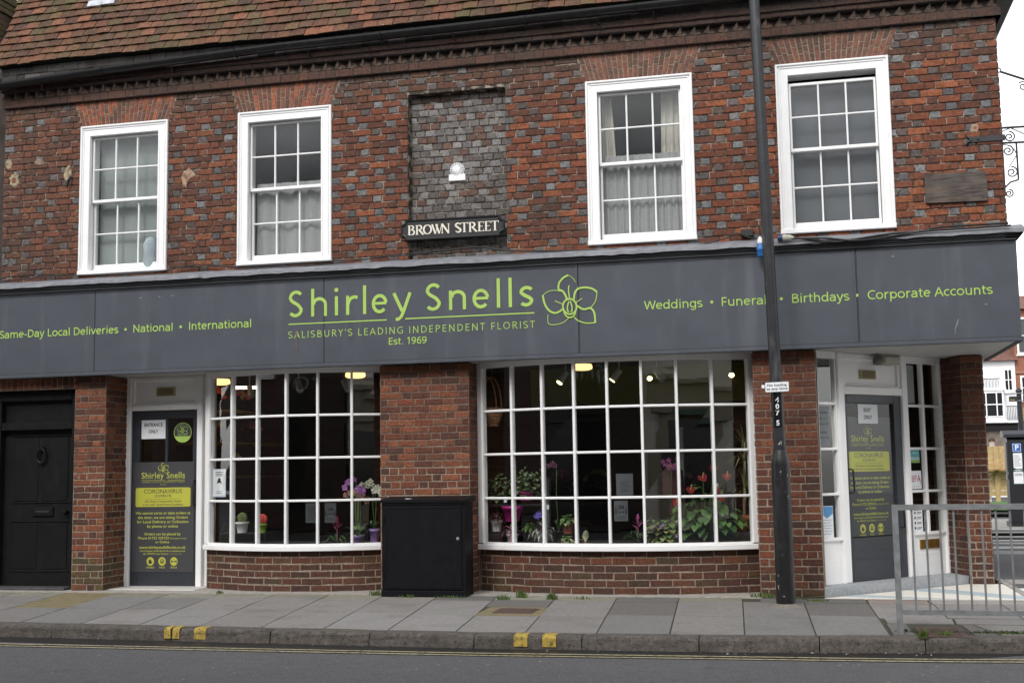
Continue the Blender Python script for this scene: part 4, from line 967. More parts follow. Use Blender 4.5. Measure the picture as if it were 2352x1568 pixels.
mb.tube([T(.155+.055*math.sin(math.radians(a)), 1.555+.085*math.cos(math.radians(a)), -.015) for a in range(20,341,20)], .014, 0, 8); mb.build("knocker", BLACKGLOSS, d3)
mb = MB(); mb.lathe(T(.50,.895,-.055), [(.022,0),(.014,.02),(.03,.045),(.034,.06),(.02,.075)], 0, 14, ax=(Vector((1,0,0)),Vector((0,0,1)),Vector((0,-1,0)))); mb.build("door_knob", BLACKGLOSS, d3)
mb = MB(); text(mb, "12", T, .16, 1.70, .055, None, -.05, 0, 'C', bold=.02); mb.build("house_number", M("dull_black", (.03,.03,.032), .3), d3)
mb = MB(); mb.lathe(T(.64,1.47,.03), [(.032,0),(.03,.015),(.014,.022),(.012,.03)], 0, 14, ax=(Vector((1,0,0)),Vector((0,0,1)),Vector((0,-1,0)))); mb.build("door_bell", BLACKGLOSS, f3)
mb = MB(); mb.box(UP, -.46, .62, -.02, .2, -.02, .035, 0, bev=.012); mb.build("doorstep", M("painted_step", (.055,.055,.058), .7, noise=(12,.7,1.3)), shop)

# ---- angled corner entrance
PA, PB = (9.10,.22), (10.50,1.80); TE, LE = along(PA, PB)
mb = MB(); z0 = .088
mb.prism(UP, [(9.112,-.10),(10.68,1.46),(10.60,1.9),(9.9,2.4),(9.1,.9)], -.02, z0, 0); mb.build("doorstep", STEPM, shop)
mb = MB()
for (a,b) in ((.325,.425),(1.375,1.47)): mb.box(TE, a, b, z0, 2.47, -.08, .03, 0, bev=.008)
for (a,b) in ((-.03,.03),(2.055,2.12)): mb.box(TE, a, b, z0, 2.47, -.08, .02, 0, bev=.006)
mb.box(TE, .425, 1.375, 2.035, 2.12, -.08, .025, 0, bev=.006); mb.box(TE, .425, 1.375, 2.12, 2.47, -.06, -.02, 0)
for (a,b,c,d) in ((.425,.465,2.12,2.47),(1.335,1.375,2.12,2.47),(.465,1.335,2.12,2.145),(.465,1.335,2.40,2.47)): mb.box(TE, a, b, c, d, -.02, .008, 0, bev=.008)
f2 = mb.build("door_frame", WHITE, shop)
mb = MB(); mb.box(TE, .725, .985, 2.205, 2.30, -.02, .0, 0, bev=.004)
for k in range(6): mb.box(TE, .75, .96, 2.22+.012*k, 2.226+.012*k, .0, .003, 1)
mb.build("vent", [VENTM, M("vent_slot_dark", (.15,.13,.06), .8)], f2)
mb = MB()
for (a,b,c,d) in ((.428,.487,z0+.005,2.032),(1.250,1.372,z0+.005,2.032),(.487,1.250,1.945,2.032),(.487,1.250,z0+.005,.535)): mb.box(TE, a, b, c, d, -.05, 0, 0, bev=.004)
mb.box(TE, .52, 1.30, .315, .325, 0, .004, 0); mb.box(TE, .52, 1.30, .40, .405, 0, .003, 0)
d2 = mb.build("door", DOORGREY, shop)
mb = MB(); mb.quad(TE(.487,.535,-.031),TE(1.25,.535,-.031),TE(1.25,1.945,-.031),TE(.487,1.945,-.031)); mb.build("pane", GLASSM, d2)
mb = MB(); mb.tube([TE(.452,1.25,0),TE(.452,1.25,.05),TE(.465,1.24,.06),TE(.475,1.02,.06),TE(.462,1.01,.05),TE(.452,1.01,0)], .010, 0, 8); mb.build("handle", BLACK, d2)
mb = MB(); mb.tube([TE(1.29,.85,0),TE(1.29,.85,.04),TE(1.29,.62,.04),TE(1.29,.62,0)], .008, 0, 8); mb.build("pull_bar", BLACK, d2)
def side_win(a, b, cols, zb, extra):
    m = MB(); zt = 2.40
    m.box(TE, a, b, zt, 2.47, -.06, .012, 0); m.box(TE, a, b, z0, zb, -.06, -.012, 0)
    m.box(TE, a, b, zb-.035, zb, -.012, .012, 0, bev=.006)
    for r in range(1, 4): z = [zb, 0.998, 1.462, 1.932][r]; m.box(TE, a, b, z-.014, z+.014, -.04, .006, 0, bev=.006)
    for k in range(1, cols): x = lerp(a,b,k/cols); m.box(TE, x-.02, x+.02, zb, zt, -.04, .009, 0, bev=.006)
    m.box(TE, b-.025 if b < 1 else a, b if b < 1 else a+.02, zb, zt, -.04, .008, 0, bev=.004)
    m.box(TE, a+.02, b-.02, .315, .322, -.012, -.009, 0)
    w_ = m.build("side_window", WHITE, shop)
    m = MB(); m.quad(TE(a,zb,-.021),TE(b,zb,-.021),TE(b,zt,-.021),TE(a,zt,-.021)); m.build("pane", SHOPGLASS, w_)
    return w_
side_win(.03, .325, 1, .555, 0); sw2 = side_win(1.47, 2.055, 2, .555, 0)
mb = MB(); mb.box(TE, 1.600, 1.935, .372, .472, -.012, .004, 0, bev=.006); mb.box(TE, 1.65, 1.885, .40, .446, .004, .009, 0, bev=.004); mb.build("letter_plate", BRASS, sw2)
nb2 = thing("closure_notice", "closure notice in lime print on the glass of the angled exit door", "notice", TE(.85,.55,-.03))
kk = lambda u: .464+(u-1.172)*.763/.803
zsc = lambda T: (lambda u, v, w: T(u, (v-.172)*1.09+.545 if True else v, w))
TZ = zsc(TE)
mb = MB(); mb.box(TE, .492, 1.245, .548, 1.80, -.042, -.039, 0); mb.build("board", M("notice_backing", (.06,.06,.066), .5), nb2)
A_, B_, C_, I_ = MB(), MB(), MB(), [MB(), MB(), MB()]; covid((A_,B_,C_,I_), lambda u,v,w: TE(u, (v-.172)*.94+.508, w), kk, 0, -.038)
for q in I_: q.build("pictogram", YELLOW_LIME, nb2)
A_.build("lettering", LIME_DULL, nb2); B_.build("yellow_panel", YELLOW_LIME, nb2); C_.build("dark_lettering", BOARD, nb2)
pn = thing("paper_notice", "white sheet reading EXIT ONLY at the top of the angled door", "notice", TE(.85,1.73,-.03))
mb = MB(); mb.box(TE, .692, 1.013, 1.730, 1.935, -.029, -.0275, 0); mb.build("sheet", PAPER, pn)
mb = MB(); text(mb, "EXIT", TE, .845, 1.855, .038, .115, -.0265, 0, 'C', bold=.02); text(mb, "ONLY", TE, .85, 1.780, .038, .135, -.0265, 0, 'C', bold=.02); mb.build("lettering", INK, pn)
# posters in the side windows
def poster(T, a, b, c, d, w, label, extra, paper=PAPER):
    p = thing("poster", label, "poster", T((a+b)/2, c, w)); m = MB(); m.box(T, a, b, c, d, w, w+.0015, 0); m.build("sheet", paper, p)
    if extra:
        m = MB(); mats = extra(m, w+.002); m.build("print", mats, p)
    return p
def ex(m, w):
    m.prism(TE, [(.04,.80),(.12,.755),(.21,.80),(.21,.875),(.04,.875)][::-1], w, w+.001, 0)
    for k in range(6): m.box(TE, .055, .195-.02*(k%2), .735-.028*k, .742-.028*k, w, w+.001, 1)
    return [BLUEP, M("grey_print", (.45,.5,.56), .6)]
poster(TE, .035, .215, .557, .88, -.018, "white poster with a blue pointed heading, low in the narrow window by the exit door", ex)
def ex(m, w):
    text(m, "Opening Hours", TE, .12, 1.83, .022, .16, w, 0, 'C', bold=.01)
    for k, s_ in enumerate(("Mon - Fri","9.00 to 5.30","Saturday","9.00 to 4.30")): text(m, s_, TE, .12, 1.765-.055*k-(.03 if k > 1 else 0), .022, None, w, 0, 'C', bold=.01)
    return [INK]
poster(TE, .035, .218, 1.50, 1.90, -.018, "grey opening-hours sheet in the narrow window left of the exit door", ex, M("grey_sheet", (.22,.24,.25), .6))
def ex(m, w):
    text(m, "BFA", TE, 1.60, 1.10, .07, .16, w, 0, 'C', bold=.0); ribbon(m, TE, smooth([(1.64,1.18),(1.67,1.09),(1.685,1.07)]), .006, w+.0005, 0); m.box(TE, 1.53, 1.67, 1.045, 1.05, w, w+.001, 1)
    return [REDP, M("grey_print_b", (.5,.5,.5), .6)]
poster(TE, 1.513, 1.692, 1.022, 1.22, -.018, "white card with red BFA letters in the window right of the exit door", ex)
def ex(m, w):
    m.box(TE, 1.525, 1.672, 1.37, 1.45, w, w+.001, 0); m.box(TE, 1.525, 1.672, 1.312, 1.335, w, w+.001, 1); text(m, "florist", TE, 1.60, 1.405, .022, None, w+.002, 2, 'C')
    return [TEALP, POTG, PAPER]
poster(TE, 1.52, 1.677, 1.308, 1.456, -.018, "small teal and green poster above the red-lettered card", ex, M("pale_teal", (.45,.62,.66), .6))
def ex(m, w):
    for k in range(4):
        m.prism(TE, [(1.548+.014*math.cos(a*.7854), .765-.055*k+.014*math.sin(a*.7854)) for a in range(8)], w, w+.001, 0)
        m.box(TE, 1.58, 1.66, .765-.055*k, .772-.055*k, w, w+.001, 0); m.box(TE, 1.58, 1.645, .752-.055*k, .757-.055*k, w, w+.001, 0)
    m.box(TE, 1.52, 1.677, .55, .556, w, w+.001, 1); m.box(TE, 1.53, 1.665, .79, .80, w, w+.001, 0)
    return [INK, BLUEP]
poster(TE, 1.518, 1.679, .55, .812, -.018, "white list of pictograms in the window above the brass letter plate", ex)
poster(TE, 1.53, 1.66, 1.96, 2.38, -.03, "pale blank sheet in the top pane right of the exit door", None, M("pale_sheet", (.5,.52,.53), .6))
# security light over the exit door
sl_ = thing("floodlight", "off-white outdoor light with a round sensor fixed above the exit door", "light", TE(1.05,2.42,.0))
mb = MB(); mb.box(TE, .96, 1.245, 2.36, 2.455, -.01, .13, 0, bev=.02); mb.box(TE, .90, 1.25, 2.455, 2.469, -.01, .12, 0); mb.build("lamp_body", M("aged_plastic", (.42,.40,.33), .6), sl_)
mb = MB(); c0 = Vector(TE(.90,2.40,.10)); mb.lathe(c0, [(.045,-.03),(.055,.0),(.05,.035),(.02,.05)], 0, 16, ax=(Vector((1,0,0)),Vector((0,0,1)),Vector((-.2,-1,0)).normalized())); mb.build("sensor", M("sensor_grey", (.16,.15,.145), .5), sl_)
mb = MB(); mb.box(TE, .99, 1.215, 2.375, 2.44, .13, .135, 0, bev=.003); mb.build("lens", M("lamp_lens", (.5,.48,.4), .2), sl_)

# ================================================================== THINGS ON THE FACADE
# street name plate with serif letters
ns = thing("street_sign", "black cast street name plate reading BROWN STREET with notched corners", "sign", (5.31,-.02,3.82))
TS = lambda u, v, w: (u, -.012-w, v + (5.31-u)*.006)
a, b, c, d, k = 4.725, 5.905, 3.826, 4.056, .052
def notch(o):
    A, B, C, D = a+o, b-o, c+o, d-o; q = k
    P = []
    for (x, y, sx, sy) in ((A,C,1,1),(B,C,-1,1),(B,D,-1,-1),(A,D,1,-1)):
        arcp = [(x+sx*q*math.cos(math.radians(t)), y+sy*q*math.sin(math.radians(t))) for t in (0,25,45,65,90)]
        if sx*sy > 0: arcp = arcp[::-1]
        P += arcp
    return P
mb = MB(); mb.prism(TS, notch(0), -.006, .024, 0)
O, I = notch(0), notch(.026)
n = len(O); mb.add([TS(u,v,.024) for u,v in O]+[TS(u,v,.036) for u,v in notch(.010)]+[TS(u,v,.0245) for u,v in I], [(i,(i+1)%n,n+(i+1)%n,n+i) for i in range(n)]+[(n+i,n+(i+1)%n,2*n+(i+1)%n,2*n+i) for i in range(n)], 0)
mb.build("plate", BLACKPOST if False else M("sign_black", (.012,.0125,.014), .45, noise=(12,.7,1.4)), ns)
mb = MB(); SW, TN, w_ = .019, .008, .0255
def stem(x, y0=3.8875, y1=3.9945, wd=SW, serif=True):
    mb.box(TS, x, x+wd, y0, y1, .02, w_, 0)
    if serif:
        for y in (y0, y1-.005): mb.box(TS, x-.006, x+wd+.006, y, y+.005, .02, w_+.0002, 0)
def bowl(cx, cy, rx, ry, a0, a1, t0, t1, n=14):
    pts = arc(cx, cy, rx, ry, a0, a1, n); ribbon(mb, TS, pts, [lerp(t0, t1, math.sin(math.pi*i/n)) for i in range(n+1)], w_+.0004, 0)
y0, y1 = 3.8875, 3.9945; H_ = y1-y0
def L_B(x): stem(x, serif=False); mb.box(TS,x-.005,x+.03,y0,y0+.006,.02,w_+.0002,0); mb.box(TS,x-.005,x+.03,y1-.006,y1,.02,w_+.0002,0); mb.box(TS,x+SW,x+.035,y0+.055,y0+.061,.02,w_+.0002,0); bowl(x+.03,y0+.083,.028,.0205,-90,90,TN,SW); bowl(x+.034,y0+.03,.034,.027,-90,90,TN,SW)
def L_R(x): stem(x); mb.box(TS,x-.005,x+.03,y1-.006,y1,.02,w_+.0003,0); mb.box(TS,x+SW,x+.035,y0+.050,y0+.056,.02,w_+.0002,0); bowl(x+.03,y0+.079,.032,.0245,-90,90,TN,SW); ribbon(mb,TS,[(x+.034,y0+.054),(x+.078,y0+.003),(x+.092,y0+.002)],[SW,SW,.005],w_+.0006,0)
def L_O(x): 
    for s_ in (1,-1): bowl(x+.05,y0+H_/2,.043*s_,.049,-90,90,TN,.021)
def L_W(x):
    for (p,q,wd) in (((x,y1),(x+.038,y0),SW),((x+.038,y0),(x+.066,y1),TN),((x+.045,y1),(x+.083,y0),SW),((x+.083,y0),(x+.112,y1),TN)): ribbon(mb,TS,[p,q],wd,w_+.0002+.0001*len(mb.f)%.001,0)
    for q in (x,x+.112): mb.box(TS,q-.012,q+.012,y1-.005,y1,.02,w_+.0003,0)
def L_N(x): stem(x,wd=.010); mb.box(TS,x+.073,x+.083,y0,y1,.02,w_,0); mb.box(TS,x+.063,x+.093,y1-.005,y1,.02,w_+.0002,0); ribbon(mb,TS,[(x+.003,y1),(x+.08,y0)],.021,w_+.0007,0)
def L_S(x):
    up = arc(x+.036,y0+.080,.027,.0225,20,190,10); lo = arc(x+.038,y0+.030,.029,.0255,5,-160,10)
    pts = up+lo; ribbon(mb,TS,pts,[lerp(TN,SW*1.05,math.sin(math.pi*i/(len(pts)-1))) for i in range(len(pts))],w_+.0003,0)
def L_T(x): stem(x+.035,serif=False); mb.box(TS,x+.026,x+.063,y0,y0+.005,.02,w_+.0002,0); mb.box(TS,x,x+.088,y1-.007,y1,.02,w_+.0002,0); mb.box(TS,x,x+.006,y1-.02,y1-.007,.02,w_,0); mb.box(TS,x+.082,x+.088,y1-.02,y1-.007,.02,w_,0)
def L_E(x):
    stem(x); mb.box(TS,x-.005,x+.062,y0,y0+.0065,.02,w_+.0003,0); mb.box(TS,x-.005,x+.06,y1-.0065,y1,.02,w_+.0003,0); mb.box(TS,x+SW,x+.048,y0+.053,y0+.059,.02,w_+.0002,0)
    for (q,p) in ((y0+.0065,y0+.021),(y1-.02,y1-.0065)): mb.box(TS,x+.056,x+.062,q,p,.02,w_,0)
for fn, x in ((L_B,4.812),(L_R,4.902),(L_O,4.982),(L_W,5.085),(L_N,5.196),(L_S,5.345),(L_T,5.408),(L_R,5.508),(L_E,5.612),(L_E,5.688),(L_T,5.753)): fn(x)
mb.build("lettering", SIGNW, ns)
# fire mark in the blind window
TFm = front(.105-.012)
mb = MB(); cx, cz, r = 5.345, 4.616, .083
mb.prism(TFm, [(cx+r*math.cos(a*.19635), cz+r*math.sin(a*.19635)) for a in range(32)], -.012, .012, 0)
N_ = 40; ring = [TFm(cx+r*.97*math.cos(2*math.pi*i/N_), cz+r*.97*math.sin(2*math.pi*i/N_), .012) for i in range(N_)]
mid_ = [TFm(cx+r*.62*math.cos(2*math.pi*i/N_), cz+r*.62*math.sin(2*math.pi*i/N_), .026 if i % 2 else .012) for i in range(N_)]
inn = [TFm(cx+r*.30*math.cos(2*math.pi*i/N_), cz+r*.30*math.sin(2*math.pi*i/N_), .028) for i in range(N_)]
mb.add(ring+mid_+inn+[TFm(cx,cz,.034)], [(i,(i+1)%N_,N_+(i+1)%N_,N_+i) for i in range(N_)]+[(N_+i,N_+(i+1)%N_,2*N_+(i+1)%N_,2*N_+i) for i in range(N_)]+[(2*N_+i,2*N_+(i+1)%N_,3*N_) for i in range(N_)], 0)
mb.box(TFm, cx-.097, cx+.093, 4.492, 4.568, -.012, .016, 0, bev=.006)
for k in range(7): mb.box(TFm, cx-.08+.022*k, cx-.068+.022*k, 4.512, 4.545, .016, .0185, 0, bev=.002)
solo(mb, "wall_plaque", PLAQ, "small white sun-shaped fire mark in the middle of the grey blind window", "plaque")
# blank timber board, right
mb = MB(); TBd = lambda u, v, w: (u, -.028-w, v-(u-10.54)*.02)
pl = [(10.252,3.895),(10.262,3.884),(10.825,3.884),(10.838,3.897),(10.838,4.166),(10.826,4.180),(10.262,4.180),(10.25,4.168)]
mb.prism(TBd, pl, -.02, .012, 0)
for x, z in ((10.29,4.14),(10.80,4.14),(10.29,3.915),(10.79,3.92)): mb.lathe(TBd(x,z,.012), [(.012,0),(.012,.003)], 1, 10, ax=(Vector((1,0,0)),Vector((0,0,1)),Vector((0,-1,0))))
solo(mb, "timber_board", [OAK, RUST], "blank weathered timber board fixed to the brick near the right corner", "board")
# iron strap and hanging bracket at the corner
mb = MB(); mb.box(front(-.008), 10.70, 11.035, 4.478, 4.538, -.002, .012, 0, bev=.003)
for s_ in (1,-1): mb.tube([front(-.012)(10.72,4.508,.004), front(-.012)(10.69,4.508+s_*.02,.004), front(-.012)(10.668,4.508+s_*.05,.004), front(-.012)(10.68,4.508+s_*.062,.004)], [.014,.013,.011,.006], 0, 6)
mb.lathe(front(-.02)(10.78,4.508,0), [(.016,0),(.010,.012)], 0, 8, ax=(Vector((1,0,0)),Vector((0,0,1)),Vector((0,-1,0))))
solo(mb, "iron_strap", IRON, "black iron tie strap with a forked end across the brick at the right corner", "strap")
yb = .05
def spiral(cx, cz, r, turns, a0, dirn=1, n=26): return [(cx+r*(1-.82*i/n)*math.cos(a0+dirn*turns*6.283*i/n), yb, cz+r*(1-.82*i/n)*math.sin(a0+dirn*turns*6.283*i/n)) for i in range(n+1)]
br = thing("hanging_bracket", "wrought iron sign bracket with scrolls projecting from the right corner", "bracket", (11.02,yb,4.4))
mb = MB(); mb.tube([(11.0,yb,4.622),(12.1,yb,4.605)], .011, 0, 6); mb.tube([(11.0,yb,4.467),(12.1,yb,4.44)], .011, 0, 6)
mb.tube([(11.146,yb,4.455),(11.146,yb,4.085)], .010, 0, 6); mb.tube([(11.146,yb,4.085),(11.07,yb,4.065),(11.0,yb,4.00)], .009, 0, 6); mb.tube([(12.1,yb,4.605),(12.1,yb,4.44)], .011, 0, 6); mb.tube([(11.012,yb,4.64),(11.012,yb,3.95)], .012, 0, 6)
mb.build("frame", IRON, br)
for cx, cz, r, a0 in ((11.085,4.525,.055,1.6),(11.065,4.385,.055,1.6),(11.088,4.165,.058,1.6),(11.052,3.952,.042,1.6)):
    mb = MB(); mb.tube(spiral(cx,cz,r,1.6,a0,-1), .007, 0, 6); mb.build("scroll", IRON, br)
mb = MB(); mb.tube([(11.02,yb,4.46)]+[(11.02+.12*math.sin(a*.26),yb,4.33+.12*math.cos(a*.26)) for a in range(0,7)]+[(11.06,yb,4.21)], .005, 0, 5); mb.tube([(11.01,yb,4.58),(11.10,yb,4.615),(11.25,yb,4.53),(11.4,yb,4.45)], .006, 0, 5); mb.build("scroll", IRON, br)
mb = MB(); mb.tube([(11.02+.022*math.cos(a*.5236),yb,5.215+.022*math.sin(a*.5236)) for a in range(13)], .006, 0, 6); mb.tube([(11.035,yb,5.20),(12.1,yb,4.72)], .011, 0, 6); mb.tube(spiral(11.24,5.03,.05,1.5,2.4,-1), .006, 0, 6); mb.build("stay_rod", IRON, br)
# scars, plaster patches and small fixings on the brick
def patch(pts, z0, mat, label, grp="old mortar patches on the brick wall", hook=False):
    m = MB(); cx = sum(p[0] for p in pts)/len(pts); cz = sum(p[1] for p in pts)/len(pts)
    n = len(pts)*3; P = smooth(pts+[pts[0]], 3)[:-1]; P = [(cx+(u-cx)*rnd.uniform(.72,1.15), cz+(v-cz)*rnd.uniform(.72,1.15)) for u, v in P]
    Tp = front(-.009); m.add([Tp(u,v,.0) for u,v in P]+[Tp(cx+(u-cx)*.82, cz+(v-cz)*.82, .007) for u,v in P]+[Tp(cx,cz,.006)], [(i,(i+1)%n,n+(i+1)%n,n+i) for i in range(n)]+[(n+i,n+(i+1)%n,2*n) for i in range(n)], 0)
    solo(m, "mortar_patch", mat, label, "wall patch", grp)
CREAMP = M("cream_mortar_patch", (.44,.36,.235), .95, noise=(25,.6,1.2), bump=(40,.8), layers=[(17,.52,.62,(.15,.06,.035),.8)])
patch([(-.31,5.03),(-.24,5.0),(-.21,5.06),(-.25,5.13),(-.30,5.10)], 0, CREAMP, "small cream mortar patch at the far left above the ring-shaped patch")
patch([(-.25,4.84),(-.20,4.77),(-.13,4.80),(-.115,4.90),(-.17,4.96),(-.24,4.92)], 0, CREAMP, "cream mortar ring with brick showing through, far left of the upstairs wall")
mb = MB(); brick(mb, front(-.016), -.215, -.155, 4.83, 4.90, .003, (.25,.08,.05)); solo(mb, "brick_fragment", BRICK, "bit of red brick inside the cream mortar ring at far left", "brick")
patch([(.08,5.06),(.16,5.02),(.21,5.04),(.20,5.10),(.12,5.11)], 0, M("brown_mortar_patch", (.30,.22,.16), .95, noise=(25,.6,1.2)), "brownish mortar smear between the cream ring and the iron hook")
patch([(.49,4.86),(.55,4.80),(.60,4.92),(.58,5.0),(.52,4.98)], 0, CREAMP, "cream mortar patch above the iron hook left of the first window")
patch([(2.02,4.70),(2.08,4.62),(2.13,4.70),(2.20,4.75),(2.17,4.83),(2.06,4.84)], 0, PINKRENDER, "pinkish mortar patch between the two left upstairs windows")
patch([(10.715,4.585),(10.77,4.57),(10.80,4.62),(10.78,4.67),(10.72,4.665)], 0, PINKRENDER, "round pinkish mortar plug just above the iron strap")
mb = MB(); mb.tube([(.60,-.0,4.84),(.60,-.05,4.84),(.585,-.06,4.81),(.565,-.055,4.72)], .013, 0, 8); solo(mb, "iron_hook", BLACK, "bent black iron hook in the wall left of the first upstairs window", "hook")
# ---- cables
cb = lambda pts, y, r=.007: [(x, y, z) for x, z in smooth(pts, 5)]
mb = MB(); mb.tube(cb([(-.6,3.64),(.06,3.70),(.70,3.658),(1.33,3.640),(1.82,3.648),(2.31,3.70),(2.78,3.632),(3.2,3.62)], -.055), .006, 0, 6); mb.tube(cb([(-.6,3.62),(.3,3.655),(.9,3.65),(1.6,3.632),(2.2,3.68),(2.7,3.652),(3.2,3.64)], -.058), .005, 0, 6)
solo(mb, "cable", CABLE, "pair of thin black cables drooping along the sill line under the two left windows", "cable")
mb = MB(); mb.tube(cb([(3.2,3.62),(3.84,3.612),(4.29,3.64),(4.65,3.672),(5.17,3.688),(5.61,3.705),(5.89,3.658),(6.35,3.612),(7.07,3.592),(7.9,3.585),(8.28,3.65),(8.38,3.688),(8.5,3.64),(8.6,3.61)], -.075), .007, 0, 6); mb.tube(cb([(3.2,3.64),(4.3,3.648),(4.9,3.665),(5.6,3.70),(6.1,3.64),(7.0,3.60),(7.85,3.60)], -.07), .005, 0, 6)
mb.box(front(-.01), 8.42, 8.545, 3.655, 3.725, 0, .05, 0, bev=.006); mb.tube(cb([(8.56,3.73),(8.61,3.72),(8.62,3.60)], -.19), .008, 0, 6)
solo(mb, "cable", CABLE, "black cable looping from under the street sign to the junction box at the lamp post", "cable")
mb = MB(); mb.tube(cb([(8.93,3.575),(9.15,3.545),(9.34,3.512),(9.52,3.525),(9.89,3.563),(10.18,3.568),(10.37,3.60),(10.98,3.60)], -.245), .011, 0, 6); mb.tube(cb([(8.93,3.565),(9.25,3.555),(9.6,3.512),(10.18,3.565),(10.6,3.572),(11.0,3.575)], -.25), .010, 0, 6)
mb.tube(cb([(8.7,3.50),(9.0,3.505),(9.3,3.52)], -.25), .006, 0, 6)
solo(mb, "cable", CABLE, "thick black power lead snaking along the lead capping below the right window", "cable")
pg = thing("power_plug", "blue and white power connector hanging beside the lamp post", "plug", (8.617,-.27,3.42))
mb = MB(); mb.lathe((8.617,-.27,3.40), [(.03,0),(.036,.01),(.036,.06),(.041,.065),(.041,.085),(.033,.09),(.031,.135)], 0, 14); mb.build("shell", BLUEPLUG, pg)
mb = MB(); mb.lathe((8.617,-.27,3.535), [(.029,0),(.029,.035),(.018,.055),(.010,.07)], 0, 14); mb.tube([(8.617,-.27,3.60),(8.615,-.24,3.66),(8.61,-.20,3.70)], .008, 1, 6); mb.build("cap", [POTW, CABLE], pg)
pg = thing("power_plug", "white and dark blue power connector lying on the lead capping right of the lamp post", "plug", (8.8,-.245,3.58))
axx = (Vector((0,1,0)),Vector((0,0,1)),Vector((1,0,-.02)))
mb = MB(); mb.lathe((8.79,-.25,3.582), [(.03,0),(.033,.01),(.033,.05)], 0, 14, ax=axx); mb.build("shell", M("dark_blue_plug", (.03,.07,.17), .4), pg)
mb = MB(); mb.lathe((8.84,-.25,3.582), [(.035,0),(.035,.03),(.03,.035),(.03,.075),(.02,.09),(.012,.11)], 0, 14, ax=axx); mb.build("cap", M("cream_plug", (.6,.58,.5), .5), pg)

# ================================================================== STREET FURNITURE
# lamp post
lp = thing("lamp_post", "black flaking steel lamp post with white numbers on the pavement", "lamp post", (8.745,-.9,0))
mb = MB(); mb.lathe((8.745,-.9,0), [(.088,-.02),(.087,.25),(.086,1.31),(.082,1.36),(.062,1.43),(.0575,1.455)], 0, 28); mb.build("base", POSTBASE, lp)
mb = MB(); N_ = 18; ln = lambda z: (8.745-.0185*(z-1.45), -.9, z)
zs_ = [1.45+ i*(7.6-1.45)/N_ for i in range(N_+1)]
mb.tube([ln(z) for z in zs_], [lerp(.057,.050,i/N_) for i in range(N_+1)], 0, 24)
mb.tube([ln(1.452), ln(1.462)], .062, 0, 24); mb.tube([ln(7.6),(8.63,-1.1,7.85),(8.63,-1.7,8.05),(8.63,-2.3,8.08)], [.05,.045,.04,.035], 0, 14)
mb.build("shaft", BLACKPOST, lp)
mb = MB(); TPn = lambda u, v, w: (lambda a: (8.737+(.0596+w)*math.sin(a), -.9-(.0596+w)*math.cos(a), v))((u-8.737)/.0596)
for k in range(8): mb.quad(TPn(8.69+.094*k/8,1.655,0),TPn(8.69+.094*(k+1)/8,1.655,0),TPn(8.69+.094*(k+1)/8,1.985,0),TPn(8.69+.094*k/8,1.985,0))
mb.build("number_plate", M("gloss_black_plate", (.006,.006,.007), .25), lp)
mb = MB()
for s_, z in (("4",1.893),("0",1.832),("7",1.772),("5",1.677)): text(mb, s_, TPn, 8.737, z, .044, None, .001, 0, 'C', bold=.03)
mb.build("numbers", PAPER, lp)
mb = MB()
for k in range(3): mb.add([TPn(8.728,1.495,.0005),TPn(8.765,1.495,.0005),TPn(8.762,1.53,.0005),TPn(8.75,1.525,.0005)], [(0,1,2,3)], 0) if k == 0 else None
mb.build("sticker_scrap", M("sticker_scrap", (.42,.42,.42), .7), lp)
mb = MB(); mb.lathe((8.745,-.9,-.002), [(.16,.0),(.12,.02),(.09,.03)], 0, 18); mb.build("footing", M("footing_mortar", (.22,.20,.17), .95, noise=(30,.7,1.2)), lp)
# no loading plate
nl = thing("parking_sign", "small white plate reading No loading at any time strapped to the lamp post", "sign", (8.74,-.97,1.99))
TN_ = lambda u, v, w: (u, -.975-w, v+(u-8.74)*.02)
def rrect(a, b, c, d, r): return [(x+r*math.cos(math.radians(t)), y+r*math.sin(math.radians(t))) for x, y, t0 in ((b-r,d-r,0),(a+r,d-r,90),(a+r,c+r,180),(b-r,c+r,270)) for t in range(t0,t0+91,30)]
mb = MB(); mb.prism(TN_, rrect(8.628,8.855,1.985,2.085,.012), 0, .003, 0); mb.build("plate", INK, nl)
mb = MB(); mb.prism(TN_, rrect(8.633,8.850,1.990,2.080,.009), .003, .0036, 0); mb.build("white_field", PAPER, nl)
mb = MB(); text(mb, "No loading", TN_, 8.742, 2.043, .021, .178, .0046, 0, 'C', bold=.02); text(mb, "at any time", TN_, 8.742, 2.008, .021, .192, .0046, 0, 'C', bold=.02); mb.build("lettering", INK, nl)
mb = MB(); mb.tube([(8.735+.066*math.cos(a*.5236),-.9+.066*math.sin(a*.5236),2.03) for a in range(13)], .006, 0, 6); mb.box(TN_, 8.60, 8.63, 2.03, 2.06, -.02, .002, 1); mb.build("clamp", [BLACK, PAPER], nl)
# utility cabinet
uc = thing("utility_cabinet", "black steel utility cabinet standing against the middle brick pier", "cabinet", (5.12,-.3,0))
QX = lambda x: 8.96+(x-8.96)*1.0181
TCb = (lambda u, v, w: (QX(u), -.348-w, v-.012))
mb = MB(); mb.box(UP, QX(4.672), QX(5.566), -.34, -.03, -.02, .99, 0); mb.box(TCb, 4.668, 5.570, .0, .078, -.02, .012, 0, bev=.006); mb.build("body", CABINET, uc)
mb = MB(); mb.box(TCb, 4.700, 5.535, .085, .955, -.005, .006, 0, bev=.006)
for (a,b,c,d) in ((4.715,5.52,.108,.116),(4.715,5.52,.925,.933),(4.715,4.722,.116,.925),(5.513,5.52,.116,.925)): mb.box(TCb, a, b, c, d, .006, .011, 0, bev=.002)
for z in (.22,.80): mb.tube([TCb(4.694,z-.035,.006), TCb(4.694,z+.035,.006)], .008, 0, 6)
dd = mb.build("door", CABINET, uc)
